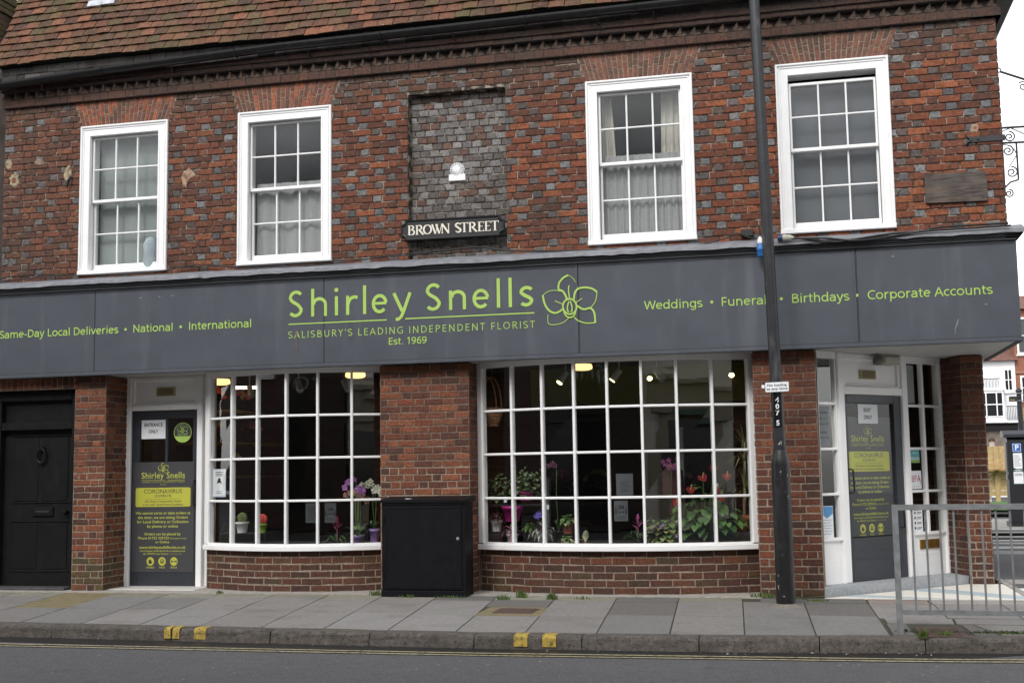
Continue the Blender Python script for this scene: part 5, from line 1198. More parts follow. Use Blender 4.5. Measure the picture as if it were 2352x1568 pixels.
mb = MB(); mb.lathe(TCb(5.492,.61,.006), [(.018,0),(.018,.005),(.011,.007)], 0, 14, ax=(Vector((1,0,0)),Vector((0,0,1)),Vector((0,-1,0)))); mb.build("lock", GALV, dd)
mb = MB(); P = [(QX(x), y, z) for x, y, z in ((4.655,-.365,.975),(5.60,-.365,.975),(5.60,-.02,.975),(4.655,-.02,.975),(4.655,-.365,1.003),(5.60,-.365,1.003),(5.60,-.02,1.035),(4.655,-.02,1.035))]
mb.add(P, [(0,3,2,1),(4,5,6,7),(0,1,5,4),(1,2,6,5),(2,3,7,6),(3,0,4,7)], 0); mb.box(TCb, 4.69, 5.56, .962, .984, -.02, .006, 0, bev=.003); mb.build("lid", CABINET, uc)
mb = MB(); mb.box(UP, 4.84,4.90,-.30,-.24,1.012,1.016,0); solo(mb, "litter_scrap", PAPER, "scrap of white paper on top of the black cabinet", "litter")
# guard rail
gr = thing("guard_rail", "galvanised steel pedestrian guard rail at the kerb on the right", "railing", (9.63,-2.75,0))
yr = -2.75; X1 = 11.75
mb = MB(); mb.box(UP, 9.606, 9.650, yr-.022, yr+.022, -.03, .985, 0); mb.box(UP, X1-.022, X1+.022, yr-.022, yr+.022, -.03, .985, 0); mb.build("post", GALV, gr)
mb = MB(); mb.box(UP, 9.650, X1-.022, yr-.021, yr+.021, .943, .985, 0); mb.build("top_rail", GALV, gr)
mb = MB(); mb.box(UP, 9.650, X1-.022, yr-.019, yr+.019, .150, .187, 0); mb.build("bottom_rail", GALV, gr)
k = 0; x = 9.752
while x < X1-.05:
    mb = MB(); mb.tube([(x,yr,.187),(x,yr,.943)], .0085, 0, 8); mb.build("bar", GALV, gr); x += .1015
# covers set in the pavement
mb = MB(); mb.box(UP, 6.115, 6.495, -1.68, -1.30, -.02, .004, 0, bev=.006)
for k in range(6): mb.box(UP, 6.14, 6.47, -1.66+.058*k, -1.63+.058*k, .004, .008, 0, bev=.003)
solo(mb, "drain_cover", RUST, "rusty round-cornered water cover set in gravel below the large bow window", "drain cover")
mb = MB(); mb.box(UP, 9.765, 10.115, -2.88, -2.30, -.02, .001, 0); mb.box(UP, 9.765, 10.115, -2.88, -2.30, .001, .003, 0)
for i in range(5):
    for j in range(7): mb.box(UP, 9.80+.058*i+(.012 if j%2 else 0), 9.84+.058*i+(.012 if j%2 else 0), -2.84+.072*j, -2.80+.072*j, .003, .007, 0, bev=.002)
solo(mb, "drain_cover", RUST, "rusty rectangular access cover beside the guard rail at the kerb", "drain cover")
# weeds
mb = MB()
def tuft(x, y, n, h, s):
    for _ in range(n):
        a = rnd.uniform(0,6.28); d = rnd.uniform(0,s); px, py = x+d*math.cos(a), y+(.4 if h > .03 else .25)*d*math.sin(a); l = h*rnd.uniform(.4,1); la = rnd.uniform(0,6.28); ln_ = rnd.uniform(.1,.8)*l
        w = .004; t = (px+ln_*math.cos(la), py+ln_*math.sin(la), l)
        mb.add([(px-w,py,.0),(px+w,py,.0),(lerp(px,t[0],.5)+w*.8,lerp(py,t[1],.5),l*.65),(lerp(px,t[0],.5)-w*.8,lerp(py,t[1],.5),l*.65),t], [(0,1,2,3),(3,2,4)], 0, jit(rnd.choice([(.10,.19,.03),(.07,.15,.025),(.16,.2,.05)]),.2))
for x, y, n, h, s in ((2.66,-.2,25,.05,.05),(4.50,-.22,60,.07,.10),(4.9,-.39,25,.035,.12),(5.35,-.39,50,.03,.2),(5.95,-.55,45,.06,.08),(6.10,-.35,70,.09,.07),(6.45,-.50,60,.08,.07),(6.75,-.45,25,.04,.1),(8.52,-.14,110,.06,.13),(8.75,-.3,60,.04,.2),(9.05,-.45,60,.03,.12),(9.78,-2.93,70,.07,.04),(10.45,-2.60,220,.022,.30),(10.85,-2.55,160,.022,.30),(9.95,-2.8,40,.05,.06),(9.68,-2.6,20,.03,.08)): tuft(x,y,n,h,s)
mb.build("weeds", M("weed_green", (.75,.72,.6), tint=True, rough=.7, noise=(30,.6,1.2)), kind="stuff", label="small green weeds along the wall foot and kerb")
mb = MB()
for _ in range(90):
    x = rnd.choice([rnd.uniform(2,10.5), rnd.uniform(7.8,9.8)]); y = ky(x)-rnd.uniform(.01,.13); s_ = rnd.uniform(.004,.017); a = rnd.uniform(0,3.14); z = -.108+rnd.uniform(.001,.006)
    mb.add([(x-s_*math.cos(a),y-s_*math.sin(a),z),(x+s_*.5*math.sin(a),y-s_*.5*math.cos(a),z+.004),(x+s_*math.cos(a),y+s_*math.sin(a),z),(x-s_*.5*math.sin(a),y+s_*.5*math.cos(a),z+.003)], [(0,1,2,3)], rnd.choice([0,0,0,1]))
mb.build("gutter_litter", [LEAFLIT, PAPER], kind="stuff", label="dead leaves and grit in the gutter")
mb = MB()
for _ in range(170):
    x, y = rnd.uniform(1,11), rnd.uniform(-6.5,-3.45); s_ = rnd.uniform(.003,.011); a = rnd.uniform(0,3.14)
    mb.add([(x+s_*(1.6 if k%2 else 1)*math.cos(a+k*1.05),y+s_*math.sin(a+k*1.05),-.1105) for k in range(6)], [tuple(range(6))], 0)
mb.build("road_grit", M("chewing_gum_grit", (.40,.40,.40), .9), kind="stuff", label="pale grit and gum specks on the road")

# ================================================================== PLANTS AND LIGHTS IN THE SHOP WINDOWS
def leaf(m, p, d, l, w, droop=.3, col=(.05,.12,.03), fold=.15, mat=0):
    p = Vector(p); d = Vector(d).normalized(); s_ = d.cross(Vector((0,0,1)))
    s_ = s_.normalized() if s_.length > .01 else Vector((1,0,0)); n = s_.cross(d)
    q = [p, p+d*l*.45+n*l*.06, p+d*l*.8-Vector((0,0,droop*l*.35)), p+d*l*.95-Vector((0,0,droop*l))]
    a, b = q[1]+s_*w/2+n*fold*w, q[1]-s_*w/2+n*fold*w; c, e = q[2]+s_*w*.36+n*fold*w*.6, q[2]-s_*w*.36+n*fold*w*.6
    m.add([q[0],a,q[1],b,c,q[2],e,q[3]], [(0,1,2),(0,2,3),(1,4,5,2),(2,5,6,3),(4,7,5),(5,7,6)], mat, col)
def rosette(m, c, n, l, w, cols, elev=(10,70), droop=.5, mat=0):
    for i in range(n):
        a = i*2.39996+rnd.uniform(-.3,.3); e = math.radians(rnd.uniform(*elev))
        leaf(m, c, (math.cos(a)*math.cos(e), math.sin(a)*math.cos(e), math.sin(e)), l*rnd.uniform(.7,1.1), w*rnd.uniform(.8,1.15), droop*rnd.uniform(.4,1.2), jit(rnd.choice(cols),.2), mat=mat)
def pot(m, c, r0_, r1_, h, mat=0, rim=True):
    pr = [(r0_,0),(lerp(r0_,r1_,.8),h*.8)] + ([(r1_*1.0,h*.8),(r1_*1.05,h*.82),(r1_*1.05,h),(r1_*.92,h),(r1_*.9,h*.9)] if rim else [(r1_,h),(r1_*.93,h),(r1_*.9,h*.9)])
    m.lathe(c, pr, mat, 20)
def flower(m, c, r, cols, n=5, face=(0,-1,.2), mat=0):
    f = Vector(face).normalized(); a = f.cross(Vector((0,0,1))).normalized(); b = a.cross(f); c = Vector(c)
    for i in range(n):
        t = 2*math.pi*i/n+.3; d = a*math.cos(t)+b*math.sin(t); e = -a*math.sin(t)+b*math.cos(t); col = jit(rnd.choice(cols),.12)
        m.add([c+f*.006, c+d*r*.55+e*r*.36+f*.012, c+d*r+f*.004, c+d*r*.55-e*r*.36+f*.012], [(0,1,2),(0,2,3)], mat, col)
    m.add([c+a*r*.15+f*.014,c+b*r*.15+f*.014,c-a*r*.15+f*.014,c-b*r*.15+f*.014], [(0,1,2,3)], mat, (.5,.35,.05))
def plant(label, loc, potspec, build, grp="plants in the shop windows", tagc=None, name="potted_plant"):
    p = thing(name, label, "plant", loc, grp); z = loc[2]
    if potspec:
        r0_, r1_, h, pm = potspec; m = MB(); pot(m, loc, r0_, r1_, h); m.build("pot", pm, p); z += h*.9
    m = MB(); fl = MB(); build(m, fl, Vector((loc[0],loc[1],z)))
    if m.f: m.build("foliage", LEAFM, p)
    if fl.f: fl.build("flowers", PETAL, p)
    if tagc:
        m = MB(); x, y, zz = tagc; m.box(UP, x-.016, x+.016, y, y+.002, zz-.025, zz+.025, 0); m.build("price_tag", PAPER, p)
    return p
G1, G2, G3 = (.055,.13,.03), (.035,.085,.025), (.10,.19,.04)
SZ = .492
BV = (.055,.03,.04); SILV = (.30,.31,.28)
# small bow window (left)
sd = thing("plant_stand", "low black wire stand carrying the cactus pots in the left bow window", "stand", (2.62,.45,SZ))
mb = MB(); mb.box(UP, 2.36,2.93,.38,.60,SZ+.125,SZ+.137,0)
for x in (2.37,2.92):
    for y in (.39,.59): mb.tube([(x,y,SZ),(x,y,SZ+.13)], .005, 0, 6)
mb.tube([(2.33,.40,SZ),(2.37,.40,SZ+.13),(2.44,.42,SZ+.33)], .005, 0, 6); mb.tube([(2.50,.40,SZ+.13),(2.545,.42,SZ+.33)], .007, 1, 6); mb.build("frame", [BLACK, GALV], sd)
zc = SZ+.137
def cactus(col):
    def f(m, fl, c):
        n = 16; prof = [(.03,0),(.052,.03),(.058,.06),(.048,.095),(.022,.115),(.004,.12)]
        P = []; 
        for r_, z in prof:
            for k in range(n*2): a = math.pi*k/n; rr = r_*(1 if k % 2 else .86); P.append(c+Vector((rr*math.cos(a), rr*math.sin(a), z)))
        N2 = n*2
        m.add(P, [(i*N2+k, i*N2+(k+1)%N2, (i+1)*N2+(k+1)%N2, (i+1)*N2+k) for i in range(len(prof)-1) for k in range(N2)], 0, col)
    return f
plant("ribbed green cactus in a plain white pot on the wire stand", (2.612,.45,zc), (.055,.076,.125,POTW), cactus((.13,.18,.06)))
plant("red-topped cactus in a lime green pot on the wire stand", (2.86,.46,zc), (.038,.052,.105,POTG), cactus((.42,.05,.04)))
def orchidplant(cols, n, spread, hgt, leafn=6):
    def f(m, fl, c):
        rosette(m, c, leafn, .22, .05, [G1,G2,G3], (35,75), .5)
        for k in range(2 if n > 8 else 1):
            sx = rnd.choice([-1,1]) if n <= 8 else (-1,1)[k]; top = c+Vector((.01*sx,0,hgt*(1-.12*k))); arch = lambda t: top+Vector((sx*spread*1.5*t, -.05*t, spread*(.55*t-1.25*t*t)))
            m.tube([c, c+Vector((.02*sx,0,hgt*.5)), top]+[arch(q/4) for q in range(1,5)], .0035, 0, 5, col=G3)
            for i in range(n//(2 if n > 8 else 1)):
                flower(fl, arch((i+.5)/(n/(2 if n > 8 else 1)))+Vector((rnd.uniform(-.018,.018),rnd.uniform(-.04,.0),rnd.uniform(-.03,.02))), rnd.uniform(.032,.044), cols, 5, (rnd.uniform(-.5,.5),-1,rnd.uniform(-.3,.4)))
    return f
plant("purple orchid in a lilac pot beside the middle pier, left bow window", (4.03,.42,SZ), (.046,.062,.10,POTL), orchidplant([(.42,.12,.50),(.52,.22,.60)],22,.075,.62))
plant("white orchid in a taller lilac pot touching the middle pier, left bow window", (4.22,.47,SZ+.02), (.046,.060,.155,POTL), orchidplant([(.80,.78,.68),(.70,.68,.55)],40,.09,.52))
plant("peach orchid behind the purple and white orchids, left bow window", (3.98,.62,SZ), (.05,.06,.1,POTW), orchidplant([(.58,.30,.22),(.62,.38,.28)],14,.09,.50))
def bromel(col):
    def f(m, fl, c):
        rosette(m, c, 14, .26, .022, [G2,G1,(.08,.09,.05)], (10,55), .7)
        for i in range(12): a = i*2.4; e = math.radians(30+i*5); leaf(fl, c+Vector((0,0,.10+.011*i)), (math.cos(a)*math.cos(e),math.sin(a)*math.cos(e),math.sin(e)), .12-.004*i, .024, .05, jit(col,.2))
        m.tube([c,c+Vector((0,0,.22))], .006, 0, 5, col=(.25,.1,.1))
    return f
plant("pink spiky bromeliad low in the left bow window", (3.80,.40,SZ-.02), (.04,.05,.06,BLACK), bromel((.50,.07,.22)))
def posy(cols, n, s_, lf=True):
    def f(m, fl, c):
        if lf: rosette(m, c, 26, s_*.9, .05, [G1,G2], (0,80), .4)
        for i in range(n):
            a = rnd.uniform(0,6.28); b = rnd.uniform(.0,1); p = c+Vector((s_*b*math.cos(a), s_*b*math.sin(a)*.7, s_*(.5+.7*(1-b*b))))
            flower(fl, p, rnd.uniform(.03,.05), cols, 6, (.3*math.cos(a),-1,.5))
    return f
# wall shelves with bunches, back-left
sh = thing("wall_shelf", "yellow-edged wall shelves at the back left of the shop", "shelf", (2.25,2.3,1.4))
mb = MB()
for z in (1.25,1.70,2.12): mb.box(UP, .86, 1.62, 2.1, 3.9, z, z+.03, 0)
mb.build("shelf_boards", M("ochre_shelf", (.30,.22,.03), .6), sh)
mb = MB(); mb.box(UP, 3.2, 9.8, 4.1, 4.38, 1.5, 1.54, 0); mb.box(UP, 3.2, 9.8, 4.1, 4.38, 1.95, 1.99, 0); mb.box(UP, 3.2, 9.8, 3.7, 4.38, .8, .86, 0); solo(mb, "back_shelf", M("dark_shelf", (.03,.025,.02), .7), "long dark shelves along the back wall of the shop", "shelf")
for (x, y, z, cols, lab) in ((1.36,2.2,2.15,[(.9,.06,.03),(.9,.2,.02)],"red artificial flowers on the top yellow shelf, nearest the window"),(1.38,2.9,2.15,[(.85,.06,.16),(.35,.5,.12)],"crimson and green bunch on the top yellow shelf, further back"),(1.32,2.25,1.73,[(.85,.65,.3),(.6,.45,.2)],"dried tan bunch on the middle yellow shelf"),(1.45,3.1,1.73,[(.5,.2,.2),(.4,.1,.1)],"dusky red bunch on the middle yellow shelf"),(1.5,2.5,1.28,[(.8,.65,.35),(.6,.4,.2)],"straw coloured bunch on the lowest yellow shelf")):
    plant(lab, (x,y,z), (.05,.06,.1,BLACK), posy(cols,22,.16,False), "bunches on the yellow shelves", name="flower_bunch")
for i, (x, z, cols, lab) in enumerate(((3.6,.87,[(.4,.3,.05)],"yellow"),(4.1,.87,[(.45,.12,.03)],"orange"),(5.7,.87,[(.3,.05,.2)],"purple"),(6.2,.87,[(.15,.25,.05)],"green"),(7.3,.87,[(.4,.2,.3)],"pink"),(8.2,.87,[(.35,.3,.2)],"cream"),(9.0,.87,[(.3,.03,.03)],"dark red"))):
    plant("dim %s flower bunch on the counter at the back of the shop" % lab, (x,3.95,z), (.08,.1,.18,BLACK), posy(cols,16,.2), "bunches on the back counter", name="flower_bunch")
# large bow window
bk = thing("hanging_basket", "wicker basket with tall loop handles hanging at the left of the large bow window", "basket", (5.60,.5,1.8))
mb = MB(); mb.lathe((5.60,.52,1.785), [(.055,0),(.085,.06),(.115,.15),(.13,.20),(.12,.205)], 0, 16)
for k in range(6): mb.tube([(5.60+(.06+.013*k+.004)*math.cos(a*.3491),.52+(.06+.013*k+.004)*math.sin(a*.3491),1.795+.036*k) for a in range(19)], .007, 0, 5)
mb.build("basket", WICKER, bk)
mb = MB()
for dx, rx in ((0,.115),(-.04,.10)): mb.tube([(5.59+dx+rx*math.cos(a*.1745),.52+dx*.6,1.97+.36*math.sin(a*.1745)) for a in range(19)], .009, 0, 6)
mb.tube([(5.60,.52,2.33),(5.60,.52,2.52)], .004, 0, 5); mb.build("handle", WICKER, bk)
def ivy(n, r, hgt):
    def f(m, fl, c):
        for i in range(n):
            a = rnd.uniform(0,6.28); b = rnd.uniform(0,1)**.6*r; p = c+Vector((b*math.cos(a), b*math.sin(a)*.7, rnd.uniform(-.06,hgt)*(1-.4*b/r)))
            leaf(m, p, (rnd.uniform(-1,1),-.6+rnd.uniform(-.5,.5),rnd.uniform(-.6,.4)), rnd.uniform(.04,.065), rnd.uniform(.035,.055), .3, jit(rnd.choice([(.07,.13,.05),(.05,.10,.04),(.11,.17,.07),(.16,.2,.12)]),.2))
    return f
hp = lambda x, y: (x, y, .92)
plant("bushy variegated ivy high up, second pane column of the large bow window", (5.96,.55,.96), (.06,.08,.10,POTM), ivy(150,.16,.32))
plant("small dark ivy at the left edge of the large bow window", (5.64,.62,.93), (.05,.07,.1,BLACK), ivy(80,.12,.26), tagc=(5.74,.48,.97))
mb = MB(); mb.box(UP, 5.52,6.15,.5,.75,.905,.925,0); 
for x in (5.55,6.12): mb.tube([(x,.62,SZ),(x,.62,.905)], .008, 0, 6)
solo(mb, "plant_shelf", BLACK, "small black raised shelf holding the two ivies in the large bow window", "stand")
plant("empty-looking bright magenta pot hanging below the two ivies", (5.80,.56,.735), (.075,.115,.17,POTM), lambda m, fl, c: rosette(m,c,10,.1,.03,[G1,G2],(0,50)))
def fern(cols, n, l, w): return lambda m, fl, c: rosette(m, c, n, l, w, cols, (5,75), .7)
plant("dark purple-leaved plant in a white pot, leftmost in the large bow window", (5.625,.52,.63), (.05,.065,.12,POTW), fern([BV,(.09,.035,.06),(.05,.03,.035)],40,.15,.035))
mb = MB(); mb.box(UP, 5.55,5.70,.45,.60,SZ,.63,0); solo(mb, "display_block", BLACK, "small black block under the leftmost white pot in the large bow window", "block")
plant("pink and grey leaved begonia, second white pot from left in the large bow window", (5.83,.42,SZ), (.050,.068,.115,POTW), fern([(.25,.07,.15),(.12,.05,.08),(.20,.16,.17),(.07,.035,.05)],55,.17,.035))
plant("silvery fern-leaved begonia in a round white pot, third pane column of the large bow window", (6.17,.40,SZ), (.05,.076,.125,POTW), fern([SILV,(.10,.10,.085),(.22,.22,.2),(.05,.045,.04)],70,.20,.038))
plant("small blue-flowered plant behind the silvery begonia", (6.10,.60,.62), (.04,.05,.10,BLACK), posy([(.08,.08,.45),(.15,.10,.5)],14,.09), tagc=(6.21,.50,.89))
plant("leafy green plant with a magenta tinge behind the pink begonia", (5.98,.60,.55), (.05,.06,.1,BLACK), fern([G3,(.12,.2,.05)],22,.13,.05))
BG = [(.42,.45,.30),(.13,.22,.07),(.30,.36,.18)]
plant("tall cream and green begonia left of the fourth pane column", (6.43,.52,.60), (.05,.065,.12,TERRA), fern(BG+[(.08,.16,.04)],26,.15,.085))
plant("low cream and green begonia at the sill, fourth pane column", (6.44,.36,SZ-.02), (.04,.05,.05,TERRA), fern(BG,20,.13,.075))
plant("single upright cream begonia leaf at the sill right of the low begonia", (6.645,.38,SZ-.02), (.03,.04,.04,TERRA), lambda m, fl, c: [leaf(m,c,(.1,-.2,1),.15,.075,.0,BG[0]), leaf(m,c,(-.9,-.2,.6),.11,.06,.2,BG[2])])
plant("magenta orchid on a tall stem, third pane column of the large bow window", (6.24,.95,SZ), (.05,.06,.12,BLACK), orchidplant([(.20,.035,.12),(.26,.07,.17)],6,.10,.76,4))
plant("pink bromeliad with grassy leaves, sixth pane column of the large bow window", (7.215,.38,SZ-.02), (.04,.05,.06,BLACK), bromel((.62,.14,.36)))
def beg(m, fl, c):
    for i in range(110):
        a = rnd.uniform(0,6.28); b = rnd.uniform(0,1)**.5*.19; p = c+Vector((b*math.cos(a), b*math.sin(a)*.7, rnd.uniform(-.08,.25)*(1-.4*b/.19)))
        leaf(m, p, (math.cos(a),math.sin(a)-.4,rnd.uniform(-.3,.5)), .075, .07, .35, jit(rnd.choice([(.16,.20,.07),(.09,.16,.045),(.22,.21,.09),(.06,.12,.035)]),.2))
    for i in range(7): flower(fl, c+Vector((rnd.uniform(-.1,.14),-.13,rnd.uniform(.0,.16))), .022, [(.35,.25,.5)], 5)
plant("bushy olive-leaved plant with tiny violet flowers, seventh pane column of the large bow window", (7.50,.40,SZ), (.06,.08,.08,BLACK), beg)
def anth(m, fl, c):
    for i in range(105):
        a = rnd.uniform(0,6.28); b = rnd.uniform(.1,1)*.29; h = rnd.uniform(-.04,.50)*(1-.55*b/.29); p = c+Vector((b*math.cos(a), b*math.sin(a)*.6, h))
        m.tube([c+Vector((0,0,-.05)), p], .003, 0, 4, col=(.09,.14,.04), caps=False)
        leaf(m, p, (math.cos(a)+rnd.uniform(-.3,.3),math.sin(a)-.5,rnd.uniform(-.4,.3)), rnd.uniform(.13,.19), rnd.uniform(.09,.13), .35, jit(rnd.choice([(.045,.11,.03),(.03,.075,.022),(.08,.17,.045),(.06,.13,.035)]),.2), .1)
    for x, z in ((7.64,.90),(7.79,1.03),(7.92,1.155),(8.03,1.255),(8.165,1.165),(8.06,1.02),(8.10,.945)):
        p = Vector((x, .36+rnd.uniform(-.04,.04), z)); m.tube([c, p], .003, 0, 4, col=(.10,.16,.05), caps=False)
        col = jit((.40,.022,.025),.12); an = rnd.uniform(-.5,.5); sz = rnd.uniform(.042,.055); ht = [(0,.55),(.45,.95),(.95,.75),(1.0,.1),(.55,-.6),(.05,-1.15),(-.5,-.65),(-1.0,.05),(-.95,.7),(-.5,.95)]
        R_ = lambda x, z: p+Vector(((x*math.cos(an)-z*math.sin(an))*sz, -.012*(1-x*x)-z*.012, .03+(x*math.sin(an)+z*math.cos(an))*sz*.8))
        fl.add([R_(0,.1)]+[R_(x,z) for x,z in ht], [(0,i+1,(i+1)%10+1) for i in range(10)], 0, col)
        fl.tube([p+Vector((0,-.01,.03)), p+Vector((.012,-.04,.085))], .006, 0, 6, col=(.75,.5,.2))
plant("large glossy anthurium with seven red flowers in the large bow window", (7.93,.50,SZ), (.08,.10,.14,BLACK), anth, tagc=(8.06,.34,1.10))
def yucca(m, fl, c):
    m.tube([c, c+Vector((.01,0,.30))], .016, 0, 8, col=(.14,.10,.06))
    for t, n in ((.30,26),(.62,30),(.80,26)):
        b = c+Vector((.01+t*.02,0,t)); 
        for i in range(n):
            a = rnd.uniform(0,6.28); e = math.radians(rnd.uniform(-25,70)); d = Vector((math.cos(a)*math.cos(e), math.sin(a)*math.cos(e)*.6, math.sin(e))); l = rnd.uniform(.22,.36); col = jit(rnd.choice([(.16,.17,.06),(.09,.12,.035),(.22,.20,.09)]),.25)
            p1 = b+d*l*.5+Vector((0,0,.02)); p2 = b+d*l-Vector((0,0,.10*math.cos(e)**2)); s_ = Vector((-d.y,d.x,0)); s_ = (s_.normalized() if s_.length > .01 else Vector((1,0,0)))*.008
            m.add([b-s_,b+s_,p1+s_,p1-s_,p2], [(0,1,2,3),(3,2,4)], 0, col)
    m.tube([c, c+Vector((.03,0,.80))], .012, 0, 8, col=(.14,.10,.06))
plant("tall spiky dracaena in a terracotta pot at the right end of the large bow window", (8.315,.72,.52), (.075,.105,.26,TERRA), yucca)
plant("little fern in a small terracotta pot in front of the dracaena", (8.30,.52,.62), (.035,.05,.085,TERRA), fern([G3,(.13,.24,.06)],26,.10,.018))
mb = MB(); mb.box(UP, 8.2,8.42,.44,.64,SZ,.62,0); solo(mb, "display_block", BLACK, "black block under the little fern at the right end of the large bow window", "block")
plant("spray of magenta orchids above the red box", (7.53,.80,.95), None, lambda m, fl, c: [flower(fl, c+Vector((rnd.uniform(-.09,.09),0,.38+rnd.uniform(-.06,.07))), .032, [(.26,.035,.18),(.33,.08,.24)], 5) for i in range(11)] + [m.tube([c, c+Vector((.02,0,.38))], .004, 0, 4, col=G1)])
mb = MB(); mb.box(UP, 7.43,7.64,.9,1.1,.97,1.27,0); mb.box(UP, 7.50,7.57,.96,1.04,.49,.97,0); solo(mb, "display_box", REDBOX, "dark red display box behind the olive-leaved plant", "box")
mb = MB(); mb.box(UP, 7.6,7.64,1.2,1.3,.02,1.75,0); mb.box(UP, 5.9,6.0,1.6,1.7,.02,1.2,0); solo(mb, "display_post", M("pale_post", (.2,.2,.2), .7), "pale upright posts standing inside the shop behind the red box", "post")
# notices inside the windows
TI = front(.75)
def ins(a, b, c, d, lab, draw, y=.75, paper=None):
    T_ = front(y); p = thing("paper_notice", lab, "notice", ((a+b)/2,y,c), "notices hung inside the shop windows"); m = MB(); m.box(T_, a, b, c, d, -.002, 0, 0); m.build("sheet", paper or PAPER2, p)
    m = MB(); draw(m, T_); m.build("print", INK, p)
def twom(a, b, c, d):
    def f(m, T_):
        cx = (a+b)/2; text(m, "2M", T_, cx, lerp(c,d,.60), .036, None, .001, 0, 'C', bold=.03); m.box(T_, cx-.028, cx+.028, lerp(c,d,.45)-.004, lerp(c,d,.45)+.004, 0, .001, 0)
        for s_ in (-1,1):
            m.prism(T_, [(cx+s_*.022,lerp(c,d,.45)-.012),(cx+s_*.04,lerp(c,d,.45)),(cx+s_*.022,lerp(c,d,.45)+.012)][::s_], 0, .0012, 0)
            m.box(T_, cx+s_*.055-.008, cx+s_*.055+.008, lerp(c,d,.33), lerp(c,d,.56), 0, .001, 0); m.prism(T_, [(cx+s_*.055+.009*math.cos(q*.7854), lerp(c,d,.62)+.009*math.sin(q*.7854)) for q in range(8)], 0, .001, 0)
        for k in range(3): m.box(T_, cx-.05, cx+.05, lerp(c,d,.10+.06*k), lerp(c,d,.115+.06*k), 0, .001, 0)
    return f
def lines(a, b, c, d, n=7):
    def f(m, T_):
        for k in range(n): m.box(T_, lerp(a,b,.15), lerp(a,b,.85-.1*(k%2)), lerp(c,d,.15+.7*k/n), lerp(c,d,.18+.7*k/n), 0, .001, 0)
    return f
ins(6.935,7.085,.73,.95,"2M distance notice in the sixth column of the large bow window",twom(6.935,7.085,.73,.95),.56)
ins(6.955,7.14,1.0,1.24,"framed notice above the 2M sign in the large bow window",lines(6.98,7.12,1.02,1.2,5),.62)
ins(3.325,3.50,.73,.955,"text notice beside the 2M sign in the left bow window",lines(3.33,3.5,.73,.95),.62,PAPER3)
ins(3.56,3.70,.73,.955,"2M distance notice in the left bow window",twom(3.56,3.70,.73,.955),.62,PAPER3)
pn = thing("paper_notice", "white face-mask notice with rainbow border in the left bow window", "notice", (2.28,.28,1.04)); Tm, Lm = along((2.195+.062,.35-.36*(1-((2.257-3.35)/1.155)**2)),(2.62,.35-.36*(1-((2.62-3.35)/1.155)**2)))
mb = MB(); mb.box(Tm, .03, .27, 1.045, 1.365, -.035, -.0335, 0); mb.build("border", M("rainbow_border", (.62,.68,.80), .6), pn)
mb = MB(); mb.box(Tm, .042, .258, 1.06, 1.35, -.0335, -.0325, 0); mb.build("sheet", PAPER, pn)
mb = MB(); mb.prism(Tm, [(.15+.042*math.cos(a*.3927), 1.205+.036*math.sin(a*.3927)) for a in range(16)], -.0325, -.0318, 0); mb.prism(Tm, [(.15+.024*math.cos(a*.3927), 1.242+.020*math.sin(a*.3927)) for a in range(16)], -.0325, -.0316, 0)
for k in range(3): mb.box(Tm, .08, .22, 1.285+.02*k, 1.293+.02*k, -.0325, -.0318, 0)
for k in range(2): mb.box(Tm, .10, .20, 1.085+.02*k, 1.09+.02*k, -.0325, -.0318, 0)
mb.build("mask_print", INK, pn)
mb = MB(); mb.prism(Tm, [(.115,1.20),(.125,1.17),(.15,1.158),(.175,1.17),(.185,1.20),(.15,1.208)], -.0317, -.0312, 0); mb.build("white_mask", PAPER, pn)
# lamps inside
def spot(x, y, z, d, lab, lit):
    p = thing("ceiling_spotlight", lab, "spotlight", (x,y,z), "white spotlights on the shop ceiling"); m = MB(); d = Vector(d).normalized(); c = Vector((x,y,z))
    m.tube([(x,y,2.72),c], .008, 0, 6); m.tube([c-d*.02,c+d*.13], [.036,.042], 0, 14); m.build("lamp_body", SPOTW, p)
    m = MB(); m.tube([c+d*.125,c+d*.14], .036, 0, 14); m.build("bulb", BULB if lit else SPOTW, p)
spot(6.28,1.35,2.41,(-.5,-.35,-.8),"white ceiling spotlight aimed left in the fourth column of the large bow window",True)
spot(6.91,1.35,2.42,(-.6,-.1,-.8),"white ceiling spotlight aimed left in the fifth column of the large bow window",True)
spot(7.35,1.35,2.41,(.5,-.3,-.8),"white ceiling spotlight aimed right in the sixth column of the large bow window",False)
spot(2.90,1.4,2.42,(.35,-.4,-.85),"white ceiling spotlight in the third column of the left bow window",False)
spot(3.50,1.4,2.41,(.5,-.2,-.85),"white ceiling spotlight near the round lamp, left bow window",False)
spot(2.10,1.7,2.40,(.3,-.3,-.9),"white ceiling spotlight beside the fluorescent tube",False)
for x, y, z in ((7.26,1.4,2.33),(8.19,1.5,2.345)):
    mb = MB(); mb.lathe((x,y,z-.03), [(.012,0),(.028,.012),(.032,.03),(.02,.05)], 0, 14); solo(mb, "light_bulb", BULB, "small glowing bulb at the top right of the large bow window, "+("left" if x < 8 else "right")+" one", "bulb", "glowing bulbs")
for x, y, lab in ((6.36,2.0,"round glowing ceiling lamp over the large bow window"),(3.42,2.0,"round glowing ceiling lamp near the pier, left bow window"),(1.86,1.35,"drum-shaped glowing ceiling lamp at the far left of the left bow window")):
    p = thing("ceiling_lamp", lab, "lamp", (x,y,2.66)); mb = MB(); mb.lathe((x,y,2.50 if y > 1.5 else 2.42), [(.09,0),(.125,.012),(.13,.04),(.12,.07)], 0, 24); mb.build("lamp_shade", WARM, p)
